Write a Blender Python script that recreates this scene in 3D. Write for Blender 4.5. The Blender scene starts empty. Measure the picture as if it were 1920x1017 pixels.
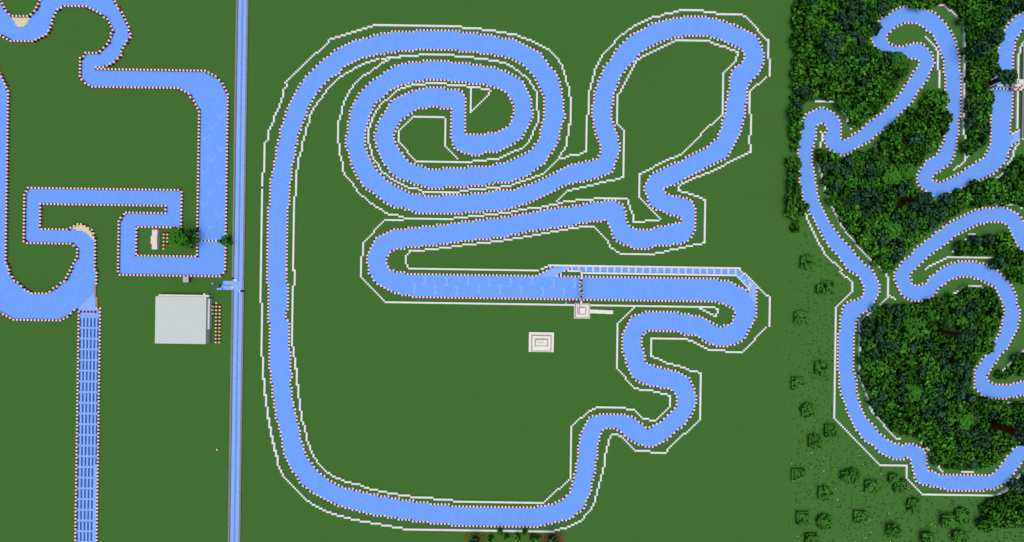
import bpy, math, random
from mathutils import Vector
# ---------------------------------------------------------------- survey frame
# plan coordinates were surveyed in photo pixels; 1 block = 1 m = S pixels on the ground
S = 3.34; H = 568.0; TH = 0.0152
CT, SN = math.cos(TH), math.sin(TH)
def blk(px, py, z=0.0):
    k = S * H / (H - z)
    u, v = (px - 960.0), (py - 508.5)
    return ((u*CT + v*SN)/k, -(-u*SN + v*CT)/k)          # world x, world y (north up)
XMIN, XMAX, YMIN, YMAX = -306, 306, -170, 170
def L(*segs):
    """segs: (tile_x, tile_y, [quarter-pixel points]) -> photo pixel points"""
    out = []
    for tx, ty, pts in segs:
        out += [(tx + a/4.0, ty + b/4.0) for a, b in pts]
    return out
def cells_of(pts, z=0.0, closed=False, snap=0):
    P = [blk(a, b, z) for a, b in pts]
    P = [(math.floor(a), math.floor(b)) for a, b in P]
    if closed: P.append(P[0])
    out = []
    for n in range(len(P)-1):                       # long straights run true to the block grid
        (x0, y0), (x1, y1) = P[n], P[n+1]
        if snap and abs(x1-x0) <= 1 and abs(y1-y0) > snap: P[n+1] = (x0, y1)
        elif snap and abs(y1-y0) <= 1 and abs(x1-x0) > snap: P[n+1] = (x1, y0)
    for (x0, y0), (x1, y1) in zip(P, P[1:]):
        dx, dy = abs(x1-x0), -abs(y1-y0)
        sx = 1 if x0 < x1 else -1; sy = 1 if y0 < y1 else -1
        e = dx + dy
        x, y = x0, y0
        while True:
            if not out or out[-1] != (x, y): out.append((x, y))
            if x == x1 and y == y1: break
            e2 = 2*e
            if e2 >= dy: e += dy; x += sx
            if e2 <= dx: e += dx; y += sy
    return out
def in_poly(x, y, poly):
    c = False; n = len(poly); j = n-1
    for i in range(n):
        xi, yi = poly[i]; xj, yj = poly[j]
        if (yi > y) != (yj > y) and x < (xj-xi)*(y-yi)/(yj-yi)+xi: c = not c
        j = i
    return c
def edge_dist(x, y, poly):
    best = 1e9; n = len(poly)
    for i in range(n):
        ax, ay = poly[i]; bx, by = poly[(i+1) % n]
        dx, dy = bx-ax, by-ay; l2 = dx*dx+dy*dy or 1e-9
        t = max(0, min(1, ((x-ax)*dx+(y-ay)*dy)/l2))
        d = math.hypot(x-ax-t*dx, y-ay-t*dy)
        if d < best: best = d
    return best
# ---------------------------------------------------------------- traced lines
# LEFT COURSE
K1 = L((0,0,[(-120,-400),(-20,-80),(5,10),(35,75),(65,108),(85,124),(215,124),(240,98),(265,65),(277,25),(292,-5),(300,-80),(330,-400)]))
K2 = L((0,0,[(-460,120),(-260,180),(-60,240),(0,260),(45,280),(95,307),(255,312),(280,294),(340,272),(360,245),(370,205),(385,155),(400,115),(412,85),(460,62),(480,48),(650,50),(690,78),(755,103),(800,145),(812,185),(838,235),(832,270),(810,320),(790,350),(765,375),(740,398),(645,398),(620,422),(604,440),(604,590),(640,620),(690,648),(710,652),(1330,661),(1410,705),(1445,750),(1475,805),(1492,835),(1490,900),(1487,1016)]),
 (0,254,[(1488,200),(1485,400),(1480,600),(1478,800),(1475,910),(1025,905),(1028,690),(1360,695),(1362,430),(1355,414),(215,399),(190,425),(178,445),(174,795),(210,812),(540,817),(560,840),(575,860),(575,920),(550,950),(530,1000)]),
 (0,508,[(515,15),(490,65),(458,95),(430,120),(380,150),(345,165),(320,170),(250,168),(215,150),(190,140),(140,100),(110,72),(85,35),(70,0)]),
 (0,254,[(60,990),(37,945),(42,850),(45,650),(48,400),(50,200),(53,0)]),
 (0,0,[(54,900),(60,700),(40,640),(15,590),(0,550),(-100,400),(-260,320),(-460,240)]))
K3 = L((0,0,[(700,-400),(800,-120),(852,0),(880,38),(905,85),(930,135),(950,180),(970,212),(972,280),(940,330),(915,375),(905,410),(875,440),(850,465),(800,490),(765,503),(715,503),(718,518),(1530,529),(1560,545),(1625,582),(1655,615),(1680,655),(1695,690),(1708,715),(1704,1016)]),
 (0,254,[(1700,200),(1695,500),(1691,750),(1688,850),(1687,1000)]),
 (0,508,[(1690,0),(1670,20),(1645,42),(890,34),(888,0)]),
 (0,254,[(890,1000),(892,640),(910,605),(930,583),(1245,589),(1242,535),(300,520),(302,560),(297,690),(320,706),(515,707),(540,685),(580,665),(620,672),(660,690),(690,710),(705,750),(718,800),(719,1000)]),
 (0,508,[(718,0),(716,100)]))
K4 = L((0,508,[(-460,200),(-260,240),(-80,290),(0,317),(45,342),(90,364),(440,370),(470,355),(510,335),(550,308),(568,293)]))
K5 = L((0,508,[(583,305),(585,320),(575,1016)]),(0,762,[(557,1016),(554,1500)]))
K6 = L((0,508,[(722,277),(745,285),(735,1016)]),(0,762,[(718,1016),(714,1500)]))
PLANK1 = L((0,508,[(714,106),(712,192)]))
PLANK2 = L((0,508,[(726,200),(726,276)]))
SAND = [L((0,0,[(90,136),(222,138),(180,198),(128,196)])), L((0,254,[(535,700),(580,672),(625,680),(665,700),(690,725),(700,790),(670,755),(620,715),(590,712)]))]
PACK_A = L((0,508,[(712,150),(712,300),(735,315),(735,345),(588,345),(585,300),(600,265),(640,235)]))
START_A = L((0,508,[(580,342),(750,342),(735,1016)]),(0,762,[(750,1500),(500,1500)]))
# MAIN COURSE: the two kerbs
ML = L((960,508,[(1832,130),(1832,200),(1830,330),(1815,380),(1795,430),(1770,470),(1740,510),(1690,540),(1640,555),(1620,567),(1530,567),(1500,552),(1450,535),(1420,510),(1370,490),(1320,480),(1250,468),(1225,454),(1010,452),(985,470),(975,500),(975,560),(985,600),(995,640),(1000,680),(1040,712),(1100,720),(1160,735),(1230,755),(1290,780),(1330,810),(1350,850),(1365,890),(1380,950),(1375,1010)]),
 (960,762,[(1370,20),(1355,60),(1330,95),(1300,130),(1250,180),(1190,230),(1130,260),(1090,290),(1040,308),(1000,308),(950,292),(900,262),(860,235),(820,190),(770,162),(725,160),(690,180),(665,210),(655,260),(645,300),(645,390),(630,420),(630,490),(615,540),(600,590),(590,640),(570,690),(550,740),(525,780),(490,808),(440,840),(400,860),(340,872),(290,885),(220,895),(195,908),(0,907)]),
 (480,762,[(1900,907),(1450,900),(1430,885),(1300,881),(1280,868),(1180,867),(1160,853),(1075,850),(1060,838),(980,837),(960,823),(900,820),(830,805),(770,792),(720,780),(620,750),(560,725),(500,700),(440,665),(390,625),(345,580),(310,530),(280,490),(240,430),(215,350),(195,280),(178,210),(160,110),(150,60),(140,0)]),
 (480,508,[(140,1000),(125,900),(115,780),(103,700),(100,600),(95,590),(97,400),(85,370),(88,120),(75,100),(76,0)]),
 (480,254,[(80,1010),(83,550),(97,510),(100,385),(112,370),(118,270),(130,230),(132,180),(145,150),(148,100),(160,50),(175,10)]),
 (480,0,[(175,1010),(185,965),(200,910),(215,850),(235,795),(262,750),(300,680),(330,620),(380,555),(440,505),(490,455),(545,410),(630,355),(690,325),(755,300),(830,283),(900,265),(970,250),(1050,238),(1180,240),(1200,228),(1520,232),(1540,245),(1665,248),(1690,262),(1785,265),(1810,275),(1850,288),(1910,292)]),
 (960,0,[(0,294),(70,315),(130,350),(200,390),(250,440),(290,490),(320,530),(345,590),(365,640),(380,700),(382,770),(392,790),(392,880),(380,900),(375,970),(362,1000)]),
 (960,254,[(350,20),(325,90),(285,150),(240,210),(170,260),(120,300),(40,325),(0,340)]),
 (480,254,[(1900,350),(1780,360),(1770,372),(1670,375),(1650,384),(1530,385),(1510,397),(1290,397),(1265,383),(1200,372),(1135,350),(1075,325),(1020,290),(960,215),(920,150),(905,80),(890,40),(892,0)]),
 (480,0,[(890,1010),(905,950),(920,900),(950,850),(985,795),(1030,750),(1085,712),(1150,690),(1230,668),(1310,655),(1415,655),(1430,668),(1500,672),(1545,690),(1560,715),(1568,740),(1568,990),(1600,1006),(1700,1005),(1760,998),(1800,990),(1870,960),(1900,925),(1918,890)]),
 (960,0,[(8,850),(8,790)]),
 (480,0,[(1905,740),(1880,700),(1850,685),(1800,662),(1760,650),(1690,634),(1600,632),(1570,618),(1450,615),(1440,602),(1270,600),(1250,612),(1190,612),(1160,625),(1110,635),(1040,662),(1000,690),(960,730),(910,775),(880,820),(850,885),(838,960),(825,1000)]),
 (480,254,[(822,0),(822,70),(845,150),(870,200),(910,260),(960,320),(1010,355),(1080,400),(1150,420),(1180,433),(1250,435),(1260,448),(1530,450),(1550,438),(1680,437),(1700,427),(1780,425),(1800,412),(1870,410),(1890,404)]),
 (960,254,[(0,405),(75,380),(150,362),(190,340),(260,305),(320,275),(380,240),(450,222),(530,198),(580,187),(630,180),(650,165),(665,130),(668,80),(655,40),(640,5)]),
 (960,0,[(630,990),(615,920),(602,870),(602,790),(615,750),(620,700),(635,660),(645,620),(665,560),(690,500),(720,455),(760,400),(800,350),(860,295),(930,240),(990,210),(1030,190),(1100,165),(1180,150),(1200,138),(1270,138),(1285,127),(1465,127),(1480,140),(1545,143),(1570,157),(1650,175),(1720,205),(1780,235),(1830,270),(1860,320),(1880,370),(1885,400),(1885,460),(1870,500),(1862,550),(1820,585),(1790,605),(1780,640),(1770,680),(1760,700),(1762,760),(1748,800),(1745,880),(1730,910),(1720,985)]),
 (960,254,[(1700,10),(1685,50),(1655,110),(1610,165),(1570,195),(1500,225),(1430,255),(1350,295),(1280,335),(1200,370),(1145,400),(1145,425),(1180,438),(1230,455),(1300,470),(1345,490),(1365,520),(1375,550),(1375,700),(1362,740),(1335,780),(1300,798),(1240,812),(1170,825),(1100,832),(1035,845),(1020,857),(930,857),(910,845),(850,830),(790,800),(755,765),(740,730),(735,690),(720,655),(695,640),(680,651),(590,652),(575,662),(510,664),(490,675),(420,677),(400,688),(330,690),(310,700),(250,702),(230,712),(150,725),(75,738),(30,748),(0,748)]),
 (480,254,[(1900,760),(1850,764),(1830,773),(1770,773),(1750,785),(1650,785),(1620,797),(1550,797),(1520,808),(1460,808),(1440,820),(1370,820),(1350,832),(1250,832),(1230,842),(1130,845),(1110,855),(1070,855),(1020,868),(1000,885),(985,915),(980,945),(995,980),(1010,1005)]),
 (480,508,[(1020,0),(1060,10),(1110,15),(1130,27),(1330,28),(1600,32),(1910,40)]),
 (960,508,[(0,40),(150,42),(180,35),(210,25),(240,8)]),(960,254,[(270,1006),(305,992)]))
MR = L((480,508,[(225,0),(222,90),(235,100),(235,240),(230,360),(245,380),(242,580),(255,600),(252,750),(265,770),(262,870),(275,890),(275,960),(290,1000)]),
 (480,762,[(287,0),(300,80),(312,110),(315,160),(325,180),(330,230),(345,270),(360,310),(375,360),(400,400),(440,450),(480,500),(530,540),(580,580),(640,600),(690,620),(780,635),(800,648),(850,652),(870,663),(915,665),(930,678),(995,680),(1010,692),(1075,695),(1100,707),(1180,710),(1200,722),(1300,725),(1320,738),(1440,740),(1460,753),(1900,758)]),
 (960,762,[(0,760),(180,762),(200,750),(245,748),(270,738),(310,735),(340,722),(370,710),(400,685),(425,660),(440,625),(455,580),(465,520),(480,490),(482,420),(495,390),(498,290),(510,240),(525,180),(550,130),(580,90),(625,68),(665,55),(850,55),(880,70),(920,90),(950,120),(985,150),(1015,165),(1045,152),(1070,135),(1110,115),(1150,80),(1180,50),(1215,10)]),
 (960,508,[(1230,1000),(1235,960),(1225,920),(1195,890),(1150,880),(1100,875),(1080,862),(1030,860),(990,850),(925,820),(890,780),(860,720),(850,680),(840,640),(828,590),(830,480),(845,440),(855,410),(880,355),(920,328),(985,315),(1000,306),(1240,308),(1260,320),(1340,322),(1360,335),(1410,340),(1450,355),(1490,378),(1530,400),(1570,418),(1610,412),(1645,390),(1660,355),(1668,310),(1645,280),(1610,255),(1560,245),(1530,235),(1200,230),(800,224),(500,218),(200,212),(0,210)]),
 (480,508,[(1900,210),(1500,203),(1170,200),(1140,185),(1090,183),(1050,170),(1000,155),(950,130),(910,100),(880,70),(860,35),(848,0)]),
 (480,254,[(845,1000),(835,960),(835,900),(850,860),(870,810),(900,775),(950,745),(990,720),(1050,708),(1110,705),(1130,695),(1220,695),(1240,686),(1340,683),(1360,673),(1440,672),(1460,662),(1520,660),(1540,650),(1620,650),(1640,638),(1710,637),(1740,627),(1820,625),(1850,613),(1905,610)]),
 (960,254,[(0,602),(50,600),(70,590),(130,588),(150,578),(245,565),(270,552),(330,548),(350,540),(410,530),(480,518),(570,515),(590,505),(670,502),(690,493),(770,495),(830,512),(845,540),(855,590),(860,640),(870,670),(890,690),(920,697),(940,708),(1010,710),(1030,700),(1080,697),(1110,685),(1150,685),(1180,672),(1250,660),(1275,635),(1260,610),(1200,597),(1150,583),(1095,565),(1060,540),(1030,515),(1015,480),(1005,440),(990,420),(992,380),(1005,350),(1020,325),(1050,295),(1100,270),(1150,245),(1200,215),(1270,185),(1330,155),(1400,120),(1460,80),(1510,50),(1540,15)]),
 (960,0,[(1545,1000),(1570,960),(1580,920),(1585,880),(1597,830),(1600,770),(1615,720),(1625,650),(1635,580),(1650,535),(1670,500),(1715,480),(1740,430),(1725,385),(1690,360),(1620,325),(1560,300),(1500,288),(1450,272),(1290,270),(1260,285),(1210,285),(1180,297),(1130,305),(1080,328),(1020,358),(970,400),(920,450),(870,505),(830,555),(800,610),(785,655),(778,690),(765,720),(762,780),(750,800),(750,880),(762,920),(770,960),(785,1000)]),
 (960,254,[(795,10),(800,50),(812,80),(812,130),(800,160),(785,200),(770,250),(740,285),(690,305),(630,320),(570,335),(510,350),(450,365),(400,382),(340,408),(280,440),(220,468),(160,495),(100,515),(50,535),(0,550)]),
 (480,254,[(1890,552),(1810,564),(1790,573),(1720,572),(1700,582),(1560,583),(1540,595),(1240,593),(1220,580),(1160,577),(1140,565),(1060,550),(1000,525),(940,490),(880,440),(820,395),(780,335),(740,275),(715,210),(700,160),(688,100),(675,70),(675,0)]),
 (480,0,[(680,1000),(685,920),(695,890),(705,850),(720,790),(740,750),(775,700),(810,660),(850,620),(910,580),(950,550),(1010,510),(1060,495),(1110,480),(1180,465),(1245,464),(1265,455),(1450,457),(1465,468),(1600,472),(1620,485),(1700,488),(1720,500),(1780,502),(1810,515),(1850,525),(1890,540),(1915,553)]),
 (960,0,[(0,560),(50,590),(90,630),(125,690),(140,740),(150,780),(152,880),(140,910),(135,940),(120,970),(95,1000)]),
 (960,254,[(80,20),(40,55),(0,75)]),
 (480,254,[(1900,90),(1840,110),(1800,122),(1730,133),(1690,147),(1620,147),(1570,135),(1520,118),(1490,90),(1468,60),(1460,10)]),
 (480,0,[(1460,1000),(1463,820),(1440,815),(1390,812),(1370,800),(1310,800),(1290,812),(1230,815),(1190,828),(1140,860),(1090,900),(1060,960),(1040,1000)]),
 (480,254,[(1035,10),(1050,60),(1080,120),(1120,170),(1170,205),(1230,232),(1280,237),(1300,248),(1495,248),(1520,238),(1640,238),(1660,228),(1745,228),(1770,215),(1830,212),(1900,190)]),
 (960,254,[(0,182),(60,155),(110,125),(150,90),(180,50),(205,5)]),
 (960,0,[(215,990),(230,920),(232,880),(245,850),(245,790),(235,740),(225,690),(205,640),(180,590),(140,545),(90,510),(40,470),(0,450)]),
 (480,0,[(1900,443),(1830,425),(1790,420),(1760,410),(1690,407),(1640,395),(1530,392),(1510,378),(1210,375),(1195,385),(1060,385),(1045,397),(980,398),(960,408),(920,410),(880,425),(820,437),(780,450),(720,478),(660,515),(620,550),(560,590),(510,640),(470,690),(430,740),(395,800),(375,860),(350,920),(340,970),(325,1000)]),
 (480,254,[(318,10),(310,60),(300,90),(290,140),(278,190),(270,260),(262,320),(258,385),(247,400),(245,530),(232,550),(228,700),(225,1010)]))
MP = L((960,254,[(445,1004),(415,1010)]),(960,508,[(385,20),(360,33),(335,42),(400,45),(650,48),(900,52),(1200,58),(1540,62),(1570,72),(1640,80),(1670,95),(1700,110),(1740,130),(1772,160)]))
PIT = [(1014,520),(1036,503),(1090,499),(1400,503),(1425,545),(1419,575),(1404,553),(1406,546),(1383,518),(1067,509),(1043,519)]
# FOREST COURSE
CA = L((1440,0,[(2400,40),(1990,80),(1910,97),(1870,110),(1828,142),(1790,195),(1752,280),(1720,400),(1690,520),(1672,670),(1672,860),(1668,1016)]),
 (1440,254,[(1665,50),(1650,100),(1630,150),(1550,205),(1470,260),(1410,300),(1350,330),(1290,348),(1240,340),(1240,310),(1270,285),(1310,260),(1355,215),(1385,180),(1400,130),(1410,70),(1420,0)]),
 (1440,0,[(1425,1010),(1430,900),(1445,860),(1448,550),(1435,520),(1432,430),(1420,390),(1410,310),(1390,260),(1365,215),(1335,180),(1290,135),(1250,102),(1210,88),(1180,75),(1130,72),(1110,60),(1010,58),(960,72),(920,90),(880,115),(858,132),(820,180),(785,250),(778,290),(785,325),(810,375),(870,420),(950,440),(1040,442),(1085,438),(1110,442),(1130,455),(1130,480),(1100,520),(1070,570),(1030,630),(990,690),(950,745),(900,800),(860,840),(800,880),(740,935),(680,980),(625,1005)]),
 (1440,254,[(600,15),(555,32),(545,5)]),
 (1440,0,[(552,1000),(545,930),(530,890),(500,850),(450,820),(400,805),(345,815),(300,850),(275,880),(260,930),(245,1000)]),
 (1440,254,[(225,80),(220,200),(232,290),(240,345),(242,390),(258,470),(285,540),(320,610),(345,660),(370,705),(410,775),(450,830),(510,885),(550,945),(600,1005)]),
 (1440,508,[(620,10),(660,40),(700,85),(722,130),(715,170),(690,205),(640,220),(600,238),(572,260),(555,310),(545,350),(540,430),(528,470),(526,740),(538,790),(538,870),(550,900),(560,970),(575,1000)]),
 (1440,762,[(582,5),(595,60),(625,120),(660,175),(700,230),(730,260),(790,310),(850,355),(910,390),(970,405),(1010,405),(1040,393),(1070,405),(1075,440),(1085,470),(1095,530),(1120,570),(1180,595),(1240,610),(1320,625),(1340,638),(1600,641),(1640,630),(1700,625),(1750,605),(1800,565),(1830,515),(1870,470),(1915,415),(2400,200)]))
CB = L((1440,0,[(2400,120),(1990,180),(1915,230),(1880,265),(1855,320),(1848,380),(1835,430),(1835,560),(1830,690),(1828,800),(1822,1000)]))
CC = L((1440,254,[(1908,30),(1880,40),(1825,75),(1812,100),(1800,150),(1790,200),(1750,240),(1710,275),(1660,300),(1600,335),(1520,368),(1450,400),(1380,440),(1310,465),(1250,467),(1200,435),(1140,385),(1118,345),(1122,310),(1145,245),(1180,190),(1240,160),(1275,125),(1290,90),(1320,30)]),
 (1440,0,[(1328,1000),(1335,900),(1335,760),(1325,650),(1328,590),(1315,530),(1315,450),(1302,430),(1298,380),(1285,350),(1260,300),(1235,265),(1190,235),(1140,195),(1090,180),(1020,178),(960,200),(930,220),(910,250),(895,285),(905,320),(940,350),(1010,350),(1050,335),(1090,325),(1140,328),(1190,350),(1230,390),(1240,430),(1248,480),(1230,520),(1215,570),(1190,610),(1160,660),(1120,705),(1080,760),(1030,810),(980,875),(930,930),(870,975),(820,1010)]),
 (1440,254,[(770,35),(710,72),(650,105),(600,140),(560,152),(510,138),(450,100),(430,65),(420,10)]),
 (1440,0,[(437,980),(425,940),(400,920),(378,940),(364,970)]),
 (1440,254,[(356,10),(350,70),(337,110),(335,220),(348,240),(352,330),(370,400),(385,470),(410,545),(450,620),(500,695),(550,765),(610,835),(660,895),(720,955),(770,1005)]),
 (1440,508,[(790,15),(820,60),(840,110),(835,170),(810,215),(790,260),(740,300),(700,325),(670,350),(660,390),(660,460),(645,480),(643,740),(655,780),(660,860),(670,910),(680,960),(695,1005)]),
 (1440,762,[(705,20),(730,70),(780,135),(830,195),(890,235),(940,270),(970,285),(1010,288),(1035,275),(1085,275),(1115,290),(1150,305),(1175,330),(1190,370),(1195,420),(1205,480),(1240,490),(1300,505),(1340,516),(1600,522),(1640,512),(1690,505),(1730,470),(1760,420),(1790,375),(1835,325),(1870,290),(1930,240),(2400,80)]))
CD = L((1440,254,[(2400,760),(1960,680),(1918,640),(1900,610),(1860,575),(1800,550),(1740,537),(1640,540),(1560,555),(1470,590),(1390,640),(1310,690),(1240,745),(1170,800),(1110,850),(1070,890),(1020,930),(985,970),(965,1005)]),
 (1440,508,[(950,20),(950,50),(955,100),(985,160),(1030,200),(1090,230),(1150,232),(1200,215),(1240,185),(1280,140),(1330,95),(1390,65),(1470,50),(1530,50),(1550,64),(1610,70),(1660,100),(1690,122),(1730,180),(1755,250),(1765,310),(1755,390),(1735,460),(1715,510),(1690,550),(1640,630),(1580,710),(1555,750),(1545,800),(1545,880),(1570,910),(1610,940),(1680,958),(1790,958),(1830,945),(1915,935),(2400,920)]))
CE = L((1440,254,[(2400,960),(1960,890),(1900,860),(1860,820),(1840,770),(1825,720),(1800,680),(1750,658),(1680,658),(1590,668),(1520,695),(1450,730),(1380,785),(1290,850),(1220,905),(1160,955),(1105,1005)]),
 (1440,508,[(1080,10),(1066,45),(1080,90),(1130,110),(1180,90),(1200,50),(1250,15)]),
 (1440,254,[(1285,1000),(1340,975),(1390,958),(1450,945),(1540,945),(1600,960),(1650,975),(1700,1000)]),
 (1440,508,[(1730,10),(1770,45),(1810,90),(1840,140),(1860,190),(1870,260),(1885,300),(1885,350),(1870,430),(1855,470),(1830,520),(1790,580),(1755,620),(1730,670),(1700,700),(1680,735),(1650,770),(1640,800),(1660,830),(1710,850),(1800,850),(1840,836),(1915,828),(2400,815)]))
CF = L((1440,0,[(1822,1000),(1845,1000),(1870,985),(1882,975)]))
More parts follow.
